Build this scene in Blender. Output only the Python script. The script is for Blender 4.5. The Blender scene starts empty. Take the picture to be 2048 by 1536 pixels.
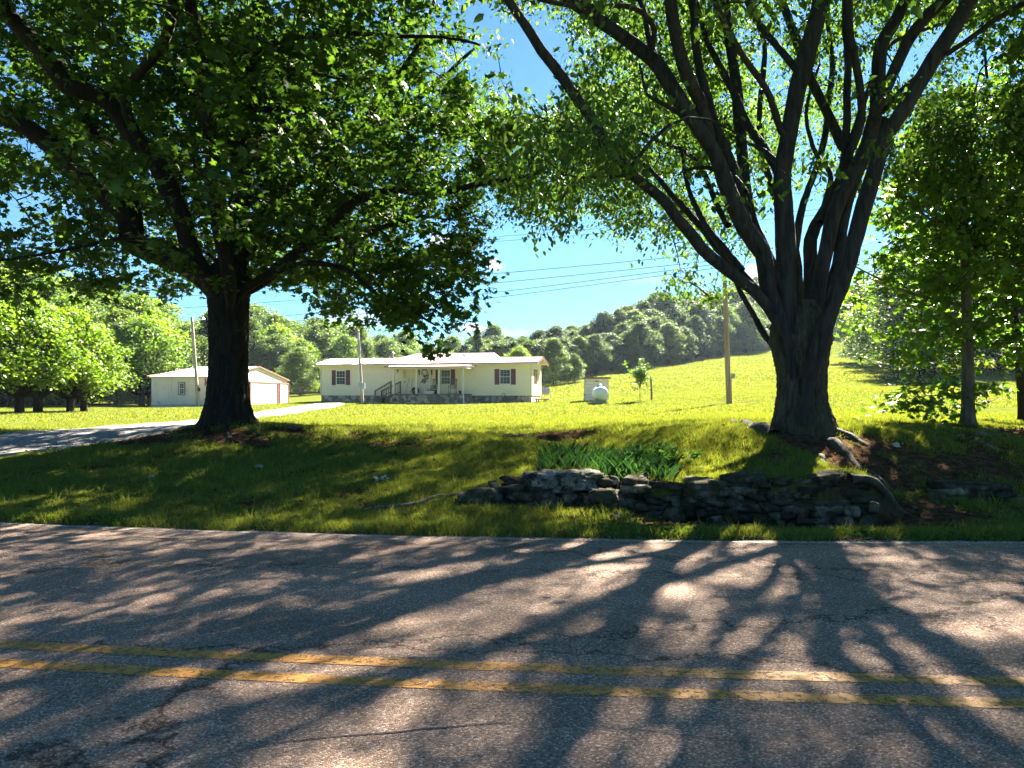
import bpy, math, random
import numpy as np
from mathutils import Vector, Matrix
random.seed(7); rng = np.random.default_rng(11)
sc = bpy.context.scene; col = sc.collection
R = math.radians

# ------------------------------------------------------------------ camera, sky, sun
F = 1420.0; CX = 1024.0; HY = 788.0; CH = 1.30       # focal length in px of the 2048 px photo, horizon row, eye height
cam = bpy.data.cameras.new("camera"); co = bpy.data.objects.new("camera", cam); col.objects.link(co)
co.location = (0, 0, CH); co.rotation_euler = (R(90), 0, 0)
cam.sensor_width = 36; cam.lens = F / 2048 * 36; cam.shift_y = (HY - 768) / 2048
cam.clip_start = 0.05; cam.clip_end = 4000
sc.camera = co
SUN_AZ, SUN_EL = 29.0, 38.0                          # azimuth from +Y towards +X
world = bpy.data.worlds.new("World"); sc.world = world; world.use_nodes = True
sc.view_settings.view_transform = 'Standard'; sc.view_settings.look = 'None'
sc.view_settings.exposure = 3.6; sc.view_settings.gamma = 1
sc.render.resolution_x = 1024; sc.render.resolution_y = 768
sc.cycles.max_bounces = 7; sc.cycles.diffuse_bounces = 3; sc.cycles.glossy_bounces = 2
sc.cycles.transmission_bounces = 4; sc.cycles.transparent_max_bounces = 6; sc.cycles.volume_bounces = 0
sc.cycles.sample_clamp_indirect = 8
sc.cycles.caustics_reflective = False; sc.cycles.caustics_refractive = False

def pdir(px, py): return Vector(((px - CX) / F, 1.0, -(py - HY) / F)).normalized()
wt = world.node_tree; wn = wt.nodes; wl = wt.links
for n in list(wn): wn.remove(n)
wo = wn.new('ShaderNodeOutputWorld'); bg = wn.new('ShaderNodeBackground'); bg.inputs[1].default_value = 0.0180
sky = wn.new('ShaderNodeTexSky'); sky.sky_type = 'NISHITA'; sky.sun_disc = False
sky.sun_elevation = R(SUN_EL); sky.sun_rotation = R(SUN_AZ)
sky.air_density = 1.0; sky.dust_density = 0.05; sky.ozone_density = 2.5; sky.altitude = 200
tc = wn.new('ShaderNodeTexCoord')
tint = wn.new('ShaderNodeMixRGB'); tint.blend_type = 'MULTIPLY'; tint.inputs[0].default_value = 1
tint.inputs[2].default_value = (0.38, 0.71, 0.90, 1); wl.new(sky.outputs[0], tint.inputs[1])
cur = tint.outputs[0]
def vm(op, a, b=None):
    n = wn.new('ShaderNodeVectorMath'); n.operation = op
    wl.new(a, n.inputs[0])
    if b is not None:
        if hasattr(b, 'links'): wl.new(b, n.inputs[1])
        else: n.inputs[1].default_value = b
    return n
nz = wn.new('ShaderNodeTexNoise'); nz.inputs['Scale'].default_value = 55; nz.inputs['Detail'].default_value = 6
wl.new(tc.outputs['Generated'], nz.inputs['Vector'])
sub = vm('SUBTRACT', nz.outputs['Color'], (0.5, 0.5, 0.5)); scl = vm('SCALE', sub.outputs[0]); scl.inputs['Scale'].default_value = 0.022
wob = vm('ADD', tc.outputs['Generated'], scl.outputs[0])
for (px, py, w, h, a) in [(990, 530, 20, 13, .75), (968, 545, 10, 8, .25), (950, 656, 34, 11, .9), (1000, 665, 120, 12, .25),
                          (880, 487, 40, 26, .7), (1512, 548, 30, 26, 1.0), (700, 640, 90, 30, .5), (1300, 560, 130, 10, .12)]:
    d = pdir(px, py)
    s = vm('SUBTRACT', wob.outputs[0], tuple(d)); k = vm('MULTIPLY', s.outputs[0], (F / w, F / w, F / h)); L = vm('LENGTH', k.outputs[0])
    mr = wn.new('ShaderNodeMapRange'); mr.interpolation_type = 'SMOOTHSTEP'
    mr.inputs['From Min'].default_value = 1.0; mr.inputs['From Max'].default_value = 0.35; mr.inputs['To Min'].default_value = 0; mr.inputs['To Max'].default_value = a
    wl.new(L.outputs['Value'], mr.inputs[0])
    mx = wn.new('ShaderNodeMixRGB'); wl.new(mr.outputs[0], mx.inputs[0]); wl.new(cur, mx.inputs[1]); mx.inputs[2].default_value = (7.0, 7.2, 7.5, 1)
    cur = mx.outputs[0]
wl.new(cur, bg.inputs[0]); wl.new(bg.outputs[0], wo.inputs[0])

sl = bpy.data.lights.new("sun", 'SUN'); sl.energy = 5.0; sl.angle = R(0.7); sl.color = (1, 0.91, 0.77)
so = bpy.data.objects.new("sun", sl); col.objects.link(so)
sd = Vector((math.sin(R(SUN_AZ)) * math.cos(R(SUN_EL)), math.cos(R(SUN_AZ)) * math.cos(R(SUN_EL)), math.sin(R(SUN_EL))))
so.rotation_euler = sd.to_track_quat('Z', 'Y').to_euler(); so.location = (20, 40, 40)

# ------------------------------------------------------------------ helpers
def W(px, py, Y): return np.array([(px - CX) / F * Y, Y, CH - (py - HY) / F * Y])
def tag(o, label=None, cat=None, group=None, kind=None):
    if label: o['label'] = label
    if cat: o['category'] = cat
    if group: o['group'] = group
    if kind: o['kind'] = kind
    return o
def link(o, parent=None):
    col.objects.link(o)
    if parent is not None: o.parent = parent
    return o
def empty(name, loc, rz=0.0):
    o = bpy.data.objects.new(name, None); o.empty_display_size = .2
    o.location = loc; o.rotation_euler = (0, 0, rz); return link(o)
def mesh_np(name, V, loops, starts, totals, mat, parent=None, smooth=False):
    me = bpy.data.meshes.new(name)
    me.vertices.add(len(V)); me.vertices.foreach_set('co', np.asarray(V, np.float32).ravel())
    me.loops.add(len(loops)); me.loops.foreach_set('vertex_index', np.asarray(loops, np.int32))
    me.polygons.add(len(starts)); me.polygons.foreach_set('loop_start', np.asarray(starts, np.int32))
    me.polygons.foreach_set('loop_total', np.asarray(totals, np.int32))
    if smooth: me.polygons.foreach_set('use_smooth', np.ones(len(starts), bool))
    me.update(calc_edges=True); me.materials.append(mat)
    return link(bpy.data.objects.new(name, me), parent)
def uniform_faces(name, V, Fa, mat, parent=None, smooth=False):
    Fa = np.asarray(Fa, np.int32); n, k = Fa.shape
    return mesh_np(name, V, Fa.ravel(), np.arange(n) * k, np.full(n, k), mat, parent, smooth)

def vnoise(x, y, s, seed=0):
    r = np.random.default_rng(seed); T = r.random((256, 256))
    x = np.asarray(x, float) * s + 100.3; y = np.asarray(y, float) * s + 57.7
    i = np.floor(x).astype(int); j = np.floor(y).astype(int); fx = x - i; fy = y - j
    fx = fx * fx * (3 - 2 * fx); fy = fy * fy * (3 - 2 * fy)
    g = lambda a, b: T[a % 256, b % 256]
    return (g(i, j) * (1 - fx) + g(i + 1, j) * fx) * (1 - fy) + (g(i, j + 1) * (1 - fx) + g(i + 1, j + 1) * fx) * fy - .5
def fbm(x, y, s, seed=0, o=4):
    t = 0
    for k in range(o): t = t + vnoise(x, y, s * 2 ** k, seed + k) / 2 ** k
    return t
def sst(t): t = np.clip(t, 0, 1); return t * t * (3 - 2 * t)

def spline(P_, step=.18):
    P_ = np.array(P_, float); n = len(P_)
    if n < 3: return P_
    out = []
    for i in range(n - 1):
        p0_, p1_q, p2_q, p3_q = P_[max(i - 1, 0)], P_[i], P_[i + 1], P_[min(i + 2, n - 1)]
        m_ = max(2, int(np.linalg.norm(p2_q - p1_q) / step))
        for t_ in np.arange(m_) / m_:
            out.append(.5 * ((2 * p1_q) + (-p0_ + p2_q) * t_ + (2 * p0_ - 5 * p1_q + 4 * p2_q - p3_q) * t_ ** 2 + (-p0_ + 3 * p1_q - 3 * p2_q + p3_q) * t_ ** 3))
    out.append(P_[-1]); return np.array(out)
class MB:
    def __init__(s): s.V = []; s.F = []
    def add(s, vs, fs):
        b = len(s.V); s.V += [tuple(v) for v in vs]; s.F += [tuple(b + i for i in f) for f in fs]
    def box(s, x0, x1, y0, y1, z0, z1):
        s.add([(x0, y0, z0), (x1, y0, z0), (x1, y1, z0), (x0, y1, z0), (x0, y0, z1), (x1, y0, z1), (x1, y1, z1), (x0, y1, z1)],
              [(0, 3, 2, 1), (4, 5, 6, 7), (0, 1, 5, 4), (1, 2, 6, 5), (2, 3, 7, 6), (3, 0, 4, 7)])
    def quad(s, *p): s.add(p, [tuple(range(len(p)))])
    def bar(s, a, b, w, h=None):
        h = h or w; a = Vector(a); b = Vector(b); d = (b - a).normalized()
        u = d.cross(Vector((0, 0, 1)))
        if u.length < .01: u = Vector((1, 0, 0))
        u.normalize(); v = d.cross(u).normalized()
        P = []
        for p in (a, b):
            for (i, j) in ((-1, -1), (1, -1), (1, 1), (-1, 1)): P.append(p + u * i * w / 2 + v * j * h / 2)
        s.add(P, [(0, 1, 2, 3), (7, 6, 5, 4), (0, 4, 5, 1), (1, 5, 6, 2), (2, 6, 7, 3), (3, 7, 4, 0)])
    def tube(s, pts, rad, n=8, caps=True):
        V, Fa = tube_np(np.array(pts, float), np.array(rad, float) if hasattr(rad, '__len__') else np.full(len(pts), float(rad)), n)
        b = len(s.V); s.V += [tuple(v) for v in V]; s.F += [tuple(int(i) + b for i in f) for f in Fa]
        if caps:
            m = len(pts); s.F.append(tuple(b + i for i in range(n))[::-1]); s.F.append(tuple(b + (m - 1) * n + i for i in range(n)))
    def lathe(s, prof, c=(0, 0, 0), n=24):
        b = len(s.V)
        for (r, z) in prof:
            for i in range(n):
                a = 2 * math.pi * i / n; s.V.append((c[0] + r * math.cos(a), c[1] + r * math.sin(a), c[2] + z))
        for k in range(len(prof) - 1):
            for i in range(n):
                j = (i + 1) % n; s.F.append((b + k * n + i, b + k * n + j, b + (k + 1) * n + j, b + (k + 1) * n + i))
    def build(s, name, mat, parent=None, smooth=False):
        me = bpy.data.meshes.new(name); me.from_pydata(s.V, [], s.F); me.materials.append(mat)
        if smooth:
            for p in me.polygons: p.use_smooth = True
        me.update(); return link(bpy.data.objects.new(name, me), parent)

def tube_np(P, r, n):
    m = len(P); T = np.gradient(P, axis=0); T /= np.linalg.norm(T, axis=1)[:, None] + 1e-9
    up = np.array([0.13, 1.0, 0.07]); 
    U = np.cross(T, up); U /= np.linalg.norm(U, axis=1)[:, None] + 1e-9
    Vv = np.cross(T, U)
    a = np.arange(n) * 2 * np.pi / n
    ring = P[:, None, :] + r[:, None, None] * (np.cos(a)[None, :, None] * U[:, None, :] + np.sin(a)[None, :, None] * Vv[:, None, :])
    k = np.arange(m - 1)[:, None] * n; i = np.arange(n)[None, :]; j = (i + 1) % n
    Fa = np.stack([k + i, k + j, k + n + j, k + n + i], -1).reshape(-1, 4)
    return ring.reshape(-1, 3), Fa

# ------------------------------------------------------------------ materials
def newmat(name):
    m = bpy.data.materials.new(name); m.use_nodes = True; nt = m.node_tree
    return m, nt, nt.nodes, nt.links, nt.nodes['Principled BSDF']
def node(N, t, **kw):
    n = N.new(t)
    for k, v in kw.items():
        if k in n.inputs: n.inputs[k].default_value = v
        else: setattr(n, k, v)
    return n
def ramp(N, L, src, stops):
    r = N.new('ShaderNodeValToRGB'); e = r.color_ramp.elements
    while len(e) < len(stops): e.new(.5)
    for i, (p, c) in enumerate(stops): e[i].position = p; e[i].color = (*c, 1) if len(c) == 3 else c
    L.new(src, r.inputs[0]); return r
def noisemat(name, stops, scale=5, detail=6, rough=.8, bump=.3, bscale=None, stretch=(1, 1, 1), spec=.3, metal=0, dist=.02, obj=True):
    m, nt, N, L, b = newmat(name)
    t = N.new('ShaderNodeTexCoord'); mp = node(N, 'ShaderNodeMapping'); mp.inputs['Scale'].default_value = stretch
    L.new(t.outputs['Object'], mp.inputs[0])
    n = node(N, 'ShaderNodeTexNoise', Scale=scale, Detail=detail, Roughness=.6); L.new(mp.outputs[0], n.inputs['Vector'])
    r = ramp(N, L, n.outputs[0], stops); L.new(r.outputs[0], b.inputs['Base Color'])
    b.inputs['Roughness'].default_value = rough; b.inputs['Specular IOR Level'].default_value = spec; b.inputs['Metallic'].default_value = metal
    if bump:
        n2 = node(N, 'ShaderNodeTexNoise', Scale=bscale or scale * 4, Detail=5); L.new(mp.outputs[0], n2.inputs['Vector'])
        bp = node(N, 'ShaderNodeBump', Strength=bump, Distance=dist); L.new(n2.outputs[0], bp.inputs['Height']); L.new(bp.outputs[0], b.inputs['Normal'])
    return m
def plain(name, c, rough=.6, var=.12, **kw):
    lo = tuple(x * (1 - var) for x in c); hi = tuple(min(1, x * (1 + var)) for x in c)
    return noisemat(name, [(.3, lo), (.7, hi)], scale=kw.pop('scale', 3), rough=rough, bump=kw.pop('bump', .05), **kw)
def leafmat(name, c1, c2, tr=.45, rough=.45, tcol=1.6, spec=.35, vary=False):
    m, nt, N, L, b = newmat(name)
    g = N.new('ShaderNodeNewGeometry'); r = ramp(N, L, g.outputs['Random Per Island'], [(0, c1), (1, c2)])
    L.new(r.outputs[0], b.inputs['Base Color']); b.inputs['Roughness'].default_value = rough; b.inputs['Specular IOR Level'].default_value = spec
    oi = N.new('ShaderNodeObjectInfo'); ro = ramp(N, L, oi.outputs['Random'], [(0, (.62, .70, .80)), (.35, (.95, .95, .9)), (.7, (1.05, 1.02, .8)), (1, (1.45, 1.25, .75))]) if vary else None
    if vary:
        mv = N.new('ShaderNodeMixRGB'); mv.blend_type = 'MULTIPLY'; mv.inputs[0].default_value = 1; L.new(r.outputs[0], mv.inputs[1]); L.new(ro.outputs[0], mv.inputs[2]); r = mv; L.new(r.outputs[0], b.inputs['Base Color'])
    t = N.new('ShaderNodeBsdfTranslucent'); mc = N.new('ShaderNodeMixRGB'); mc.blend_type = 'MULTIPLY'; mc.inputs[0].default_value = 1
    L.new(r.outputs[0], mc.inputs[1]); mc.inputs[2].default_value = (tcol * 1.12, tcol * 1.05, tcol * .35, 1); L.new(mc.outputs[0], t.inputs[0])
    mx = N.new('ShaderNodeMixShader'); mx.inputs[0].default_value = tr
    L.new(b.outputs[0], mx.inputs[1]); L.new(t.outputs[0], mx.inputs[2]); L.new(mx.outputs[0], N['Material Output'].inputs[0])
    return m
def barkmat(name, a, b_, moss=None, scale=6):
    m, nt, N, L, b = newmat(name)
    t = N.new('ShaderNodeTexCoord'); mp = node(N, 'ShaderNodeMapping'); mp.inputs['Scale'].default_value = (scale, scale, scale * .16); L.new(t.outputs['Object'], mp.inputs[0])
    n = node(N, 'ShaderNodeTexNoise', Scale=2.2, Detail=8, Roughness=.65, Distortion=.6); L.new(mp.outputs[0], n.inputs['Vector'])
    r = ramp(N, L, n.outputs[0], [(.32, a), (.68, b_)])
    out = r.outputs[0]
    if moss:
        n3 = node(N, 'ShaderNodeTexNoise', Scale=1.1, Detail=5); L.new(t.outputs['Object'], n3.inputs['Vector'])
        f = ramp(N, L, n3.outputs[0], [(.45, (0, 0, 0)), (.7, (.7, .7, .7))])
        mx = N.new('ShaderNodeMixRGB'); L.new(f.outputs[0], mx.inputs[0]); L.new(out, mx.inputs[1]); mx.inputs[2].default_value = (*moss, 1); out = mx.outputs[0]
    L.new(out, b.inputs['Base Color']); b.inputs['Roughness'].default_value = .9; b.inputs['Specular IOR Level'].default_value = .2
    bp = node(N, 'ShaderNodeBump', Strength=.9, Distance=.03); L.new(n.outputs[0], bp.inputs['Height']); L.new(bp.outputs[0], b.inputs['Normal'])
    return m
def stonemat(name, cols, scale=4.5, mortar=(.16, .14, .12)):
    m, nt, N, L, b = newmat(name)
    t = N.new('ShaderNodeTexCoord'); w = node(N, 'ShaderNodeTexNoise', Scale=3.0, Detail=3); L.new(t.outputs['Object'], w.inputs['Vector'])
    ad = N.new('ShaderNodeMixRGB'); ad.blend_type = 'ADD'; ad.inputs[0].default_value = .12; L.new(t.outputs['Object'], ad.inputs[1]); L.new(w.outputs['Color'], ad.inputs[2])
    v = node(N, 'ShaderNodeTexVoronoi', Scale=scale); L.new(ad.outputs[0], v.inputs['Vector'])
    v2 = node(N, 'ShaderNodeTexVoronoi', Scale=scale); v2.feature = 'DISTANCE_TO_EDGE'; L.new(ad.outputs[0], v2.inputs['Vector'])
    sp = N.new('ShaderNodeSeparateColor'); L.new(v.outputs['Color'], sp.inputs[0])
    r = ramp(N, L, sp.outputs[0], cols); r.color_ramp.interpolation = 'CONSTANT'
    e = ramp(N, L, v2.outputs['Distance'], [(.03, (0, 0, 0)), (.07, (1, 1, 1))])
    mx = N.new('ShaderNodeMixRGB'); L.new(e.outputs[0], mx.inputs[0]); mx.inputs[1].default_value = (*mortar, 1); L.new(r.outputs[0], mx.inputs[2])
    L.new(mx.outputs[0], b.inputs['Base Color']); b.inputs['Roughness'].default_value = .85
    bp = node(N, 'ShaderNodeBump', Strength=.8, Distance=.03); L.new(e.outputs[0], bp.inputs['Height']); L.new(bp.outputs[0], b.inputs['Normal'])
    return m

M = {}
M['leafA'] = leafmat('oak_leaves', (.018, .05, .012), (.05, .105, .02), tr=.44, tcol=1.6, rough=.6, spec=.2)
M['leafB'] = leafmat('ash_leaves', (.026, .066, .022), (.075, .14, .036), tr=.5, tcol=1.7, rough=.6, spec=.2)
M['leafC'] = leafmat('maple_leaves', (.03, .08, .015), (.08, .155, .025), tr=.5, tcol=1.75)
M['leafY'] = leafmat('bright_leaves', (.05, .11, .018), (.13, .22, .03), tr=.42, rough=.6, vary=True)
M['leafG'] = leafmat('wood_leaves', (.035, .075, .022), (.09, .155, .035), tr=.4, rough=.6, vary=True)
M['leafD'] = leafmat('hill_leaves', (.020, .052, .030), (.065, .115, .055), tr=.38, rough=.65, vary=True)
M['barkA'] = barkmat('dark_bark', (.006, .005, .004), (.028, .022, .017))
M['barkB'] = barkmat('grey_bark', (.018, .016, .012), (.095, .083, .062), moss=(.035, .042, .018))
M['limbB'] = barkmat('silhouette_limb_bark', (.008, .009, .011), (.045, .044, .043))  # grey bark darkened towards navy; silhouette and flare put into the colour
M['barkC'] = barkmat('pale_bark', (.05, .04, .03), (.17, .15, .12))
M['white_paint'] = plain('white_paint', (.72, .70, .66), .5)
M['cream'] = plain('cream_paint', (.68, .62, .46), .6, .05)
M['siding'] = plain('vinyl_siding', (.88, .75, .50), .55, .04)
M['burgundy'] = plain('burgundy_shutter', (.16, .05, .06), .5)
M['dark'] = plain('dark_metal', (.03, .03, .035), .5)
M['rust'] = plain('rust_brown', (.13, .05, .035), .7)
M['grey'] = plain('grey_metal', (.33, .34, .36), .4, metal=.4)
M['alu'] = plain('aluminium', (.6, .61, .63), .35, metal=.7)
M['wood_old'] = noisemat('weathered_wood', [(.3, (.09, .065, .045)), (.7, (.22, .17, .12))], scale=8, stretch=(1, 1, .15), bump=.3)
M['pole'] = noisemat('pole_wood', [(.3, (.20, .12, .07)), (.7, (.42, .30, .20))], scale=14, stretch=(1, 1, .05), bump=.4)
M['pole_grey'] = noisemat('grey_pole_wood', [(.3, (.26, .20, .16)), (.7, (.48, .40, .33))], scale=14, stretch=(1, 1, .05), bump=.4)
M['stone'] = stonemat('veneer_stone', [(0, (.16, .13, .09)), (.25, (.42, .33, .22)), (.5, (.25, .19, .13)), (.7, (.50, .42, .30)), (.88, (.09, .075, .06))], 3.2, (.24, .21, .17))
M['concrete'] = plain('concrete', (.42, .38, .31), .85, .2)
def glass():
    m, nt, N, L, b = newmat('window_glass'); b.inputs['Base Color'].default_value = (.012, .016, .022, 1)
    b.inputs['Roughness'].default_value = .08; b.inputs['Specular IOR Level'].default_value = .12; return m
M['glass'] = glass()

# ------------------------------------------------------------------ ground heights
def edge(X):
    X = np.asarray(X, float); x = np.clip(X, -6, 6)
    return 6.40 - .088 * x + .012 * x * x + (X - x) * (-.088 + .024 * x)
def centre(X):
    X = np.asarray(X, float); x = np.clip(X, -6, 6)
    return 3.40 - .095 * x + .008 * x * x + (X - x) * (-.095 + .016 * x)
CP = [(455, 862, 14), (60, 826, 34), (170, 824, 36), (0, 868, 14), (0, 852, 20), (-400, 868, 15), (-500, 835, 30), (303, 815, 57), (577, 806.5, 74.8), (440, 814, 57),
      (641, 804, 57.6), (1063, 807, 54), (850, 812, 46), (850, 830, 28), (850, 850, 17), (1100, 850, 17), (1100, 830, 25), (1194, 802, 44), (1302, 801, 42), (1458, 808, 38), (1300, 833, 24),
      (1480, 848, 12.6), (1600, 850, 12.2), (1740, 850, 13), (1700, 832, 20), (1900, 836, 18), (2048, 842, 17), (2300, 842, 17), (1700, 782, 38), (2048, 775, 45),
      (1850, 748, 65), (2000, 742, 70), (2300, 740, 70), (1530, 698, 150), (1450, 712, 130), (1300, 735, 110), (1200, 752, 100), (1090, 768, 92), (1300, 772, 70), (1450, 752, 80),
      (1700, 714, 130), (1850, 720, 120), (1090, 790, 66), (640, 797, 78), (200, 812, 62), (-200, 815, 62), (300, 800, 90), (800, 792, 80)]
CPx = [tuple(W(*c)) for c in CP] + [(40, 200, 20), (70, 190, 22), (15, 190, 13), (0, 180, 6), (-40, 160, 2.5), (-100, 150, 2), (-100, 60, .3), (120, 100, 12), (100, 20, 1), (-60, 15, .3),
                                    (60, 14, .8), (0, 400, 14), (-200, 400, 10), (200, 400, 30), (-300, 100, 0), (300, 100, 12), (-4, 12, .5), (1, 14, .53), (-10, 10, .4), (10, 11, .6), (0, 10, .45), (5, 9, .6)]
CPx = np.array(CPx)
def _phi(d): return np.sqrt(d * d + 4.0)
_n = len(CPx); _D = np.hypot(CPx[:, None, 0] - CPx[None, :, 0], CPx[:, None, 1] - CPx[None, :, 1])
_A = np.zeros((_n + 1, _n + 1)); _A[:_n, :_n] = _phi(_D) - np.eye(_n) * .15; _A[_n, :_n] = 1; _A[:_n, _n] = 1
_w = np.linalg.solve(_A, np.append(CPx[:, 2], 0))
def lawn(X, Y):
    X = np.asarray(X, float); Y = np.asarray(Y, float); z = np.full(X.shape, _w[-1])
    for i in range(_n): z = z + _w[i] * _phi(np.hypot(X - CPx[i, 0], Y - CPx[i, 1]))
    return z
def wall_y(X): return 7.95 + .12 * np.sin(X * 1.3)
WX = [-.6, .2, .9, 1.5, 2.1, 3.0, 3.8, 4.5]
def wall_top(X): return np.interp(X, WX, [.15, .26, .33, .29, .27, .30, .40, .30])
def wall_base(X): return np.interp(X, WX, [.08, .05, .02, -.10, -.20, -.22, -.20, -.14])
def zf(X, Y):
    X = np.asarray(X, float); Y = np.asarray(Y, float); e = Y - edge(X); Lz = lawn(X, Y)
    ramp_ = np.clip((e - .35) / np.interp(X, [-12, -7, -3, 0], [5.0, 6.0, 7.2, 6.2]), 0, 1)
    left = Lz * (ramp_ * .75 + .25 * sst(ramp_))
    yw = wall_y(X)
    front = wall_base(X) * sst((e - .38) / np.maximum(yw - edge(X) - .45, .3))
    bw = np.interp(X, [-.5, .5, 2.4, 3.4, 5], [3.5, 4.6, 3.9, 3.0, 3.4])
    tb = (Y - yw - .3) / bw
    back = wall_top(X) - .05 + (Lz - wall_top(X) + .05) * (np.clip(tb, 0, 1) * .45 + .55 * sst((tb - .15) / .85))
    wallz = np.where(Y < yw + .12, front, back)
    slope_r = -.12 * sst((e - .3) / .5) + (Lz + .12) * sst((e - .8) / 4.4)
    k = sst((X + 1.0) / .7); z = left * (1 - k) + wallz * k
    k2 = sst((X - 4.0) / .5); z = z * (1 - k2) + slope_r * k2
    # washed-out scarp and runnel leading down to the flower bed
    ax = .95 + (13.6 - Y) * .2; g = np.exp(-((X - ax) / (.75 + .12 * vnoise(X, Y, 2, 5))) ** 2) * sst((Y - 9.5) / 2.0) * sst((13.7 + .25 * vnoise(X, Y, 3, 9) - Y) / .12)
    z = z - .17 * g
    far = sst((e - .25) / 1.2)
    z = z + far * (.05 * fbm(X, Y, .55, 3) + .035 * fbm(X, Y, 2.1, 8, 3)) + sst((Y - 20) / 30) * .12 * fbm(X, Y, .12, 21)
    # root mounds
    for (mx, my, r, h) in [(-5.6, 13.9, 1.5, .12), (-4.9, 12.9, 1.0, .1), (4.5, 10.9, 1.3, .1)]:
        z = z + h * np.exp(-((X - mx) ** 2 + (Y - my) ** 2) / r ** 2)
    z = np.where(e < .0, -.05, np.where(e < .3, np.minimum(z, 0) + .018 * fbm(X, Y, 6, 31) - .05 * (1 - sst(e / .12)), z))
    near = Y < centre(X) - 3.35
    return np.where(near, -.04 + .04 * sst((centre(X) - 3.35 - Y) / .4) + .05 * fbm(X, Y, .8, 4), z)
_ys = np.concatenate([np.arange(6.2, 20, .03), np.arange(20, 240, .25)])
def G(px, py, sink=0.0):
    """the point of the ground seen at a pixel of the photograph"""
    X = (px - CX) / F * _ys; Zr = CH - (py - HY) / F * _ys; d = Zr - zf(X, _ys)
    i = np.argmax(d <= 0) if (d <= 0).any() else len(_ys) - 1
    return Vector((X[i], _ys[i], float(zf(X[i], _ys[i])) - sink))
def gz(x, y): return float(zf(np.array(x), np.array(y)))

# driveway centre line and widths (pixels of its two edges)
DR_UP = [(-500, 890), (0, 872), (150, 860), (250, 852), (400, 840), (520, 824), (560, 818), (600, 812), (650, 805.5)]
DR_LO = [(-500, 960), (0, 915), (120, 905), (210, 888), (330, 868), (430, 852), (520, 836), (600, 826), (690, 808)]
_du = np.array([tuple(G(*p)) for p in DR_UP]); _dl = np.array([tuple(G(*p)) for p in DR_LO])
def drive_mask(X, Y):
    """signed inside-ness of the driveway, seen as a band between two edge curves"""
    P = np.vstack([_du[:, :2], _dl[::-1, :2]]); X = np.asarray(X, float); Y = np.asarray(Y, float)
    jx = X + .25 * fbm(X, Y, .7, 77, 3); jy = Y + .5 * fbm(X, Y, .6, 78, 3) * np.clip(Y / 20, .3, 2)
    inside = np.zeros(X.shape, bool); n = len(P); j = n - 1
    for i in range(n):
        xi, yi = P[i]; xj, yj = P[j]
        c = ((yi > jy) != (yj > jy)) & (jx < (xj - xi) * (jy - yi) / (yj - yi + 1e-12) + xi)
        inside ^= c; j = i
    return inside
DIRT = [(-5.4, 13.0, 1.5, .7, 1.0), (-4.6, 12.5, 1.1, .5, .9), (-6.6, 12.9, 1.2, .8, .9), (-4.2, 13.6, .7, .45, .8), (.9, 13.7, .9, .5, 1.1), (.9, 12.7, .8, .6, .6), (.3, 15.4, .7, .5, .9), (1.2, 12.2, .6, .5, .5), (3.2, 11.4, .7, .8, .55),
        (4.5, 10.0, 1.0, .8, 1.0), (5.3, 9.4, 1.3, .9, 1.0), (6.4, 9.6, 1.2, .8, .8), (5.2, 12.6, .8, .5, .5), (8.6, 12.6, 1.6, .9, .9), (9.4, 11.2, 1.3, .8, .8), (6.6, 11.2, 1.0, .6, .6),
        (2.7, 7.5, 1.7, .45, 1.1), (4.6, 7.9, 1.2, .6, .9), (.2, 7.85, .6, .2, .8), (12.2, 37.8, .9, .7, .8), (-1.9, 8.6, 1.0, .3, .5), (-6.0, 10.4, 2.2, .5, .4), (7.4, 8.6, 1.2, .4, .6), (-3.0, 10.4, 1.0, .5, .35), (-8.5, 10.6, 1.5, .6, .4)]
def dirt(X, Y):
    X = np.asarray(X, float); Y = np.asarray(Y, float); d = np.zeros(X.shape)
    for (x, y, a, b, s) in DIRT: d = np.maximum(d, s * np.exp(-((X - x) / a) ** 2 - ((Y - y) / b) ** 2))
    e = Y - edge(X); d = np.maximum(d, .75 * np.exp(-(e / .16) ** 2) * (.6 + vnoise(X, Y, .8, 51)))
    bnk = sst((e - .3) / .8) * (1 - sst((Y - 14) / 3)); d = np.maximum(d, bnk * .40 * sst((fbm(X, Y, .8, 211) - .02) / .35)); return np.clip(d * 1.25 + .9 * fbm(X, Y, 2.2, 40) * (d > .08) + .0, 0, 1)

def axis(lo, hi, d0, d1, fine):
    out = list(np.arange(d0, d1, fine)); s = fine; x = d0
    while x > lo: s *= 1.11; x -= min(s, 14); out.insert(0, x)
    s = fine; x = out[-1]
    while x < hi: s *= 1.09; x += min(s, 14); out.append(x)
    return np.array(out)
xs = axis(-262, 262, -9, 9.6, .075); ys = axis(-60, 290, 5.9, 16.5, .06)
XX, YY = np.meshgrid(xs, ys); ZZ = zf(XX, YY)
nx, ny = len(xs), len(ys)
idx = np.arange(nx * ny).reshape(ny, nx)
FF = np.stack([idx[:-1, :-1], idx[:-1, 1:], idx[1:, 1:], idx[1:, :-1]], -1).reshape(-1, 4)

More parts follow.
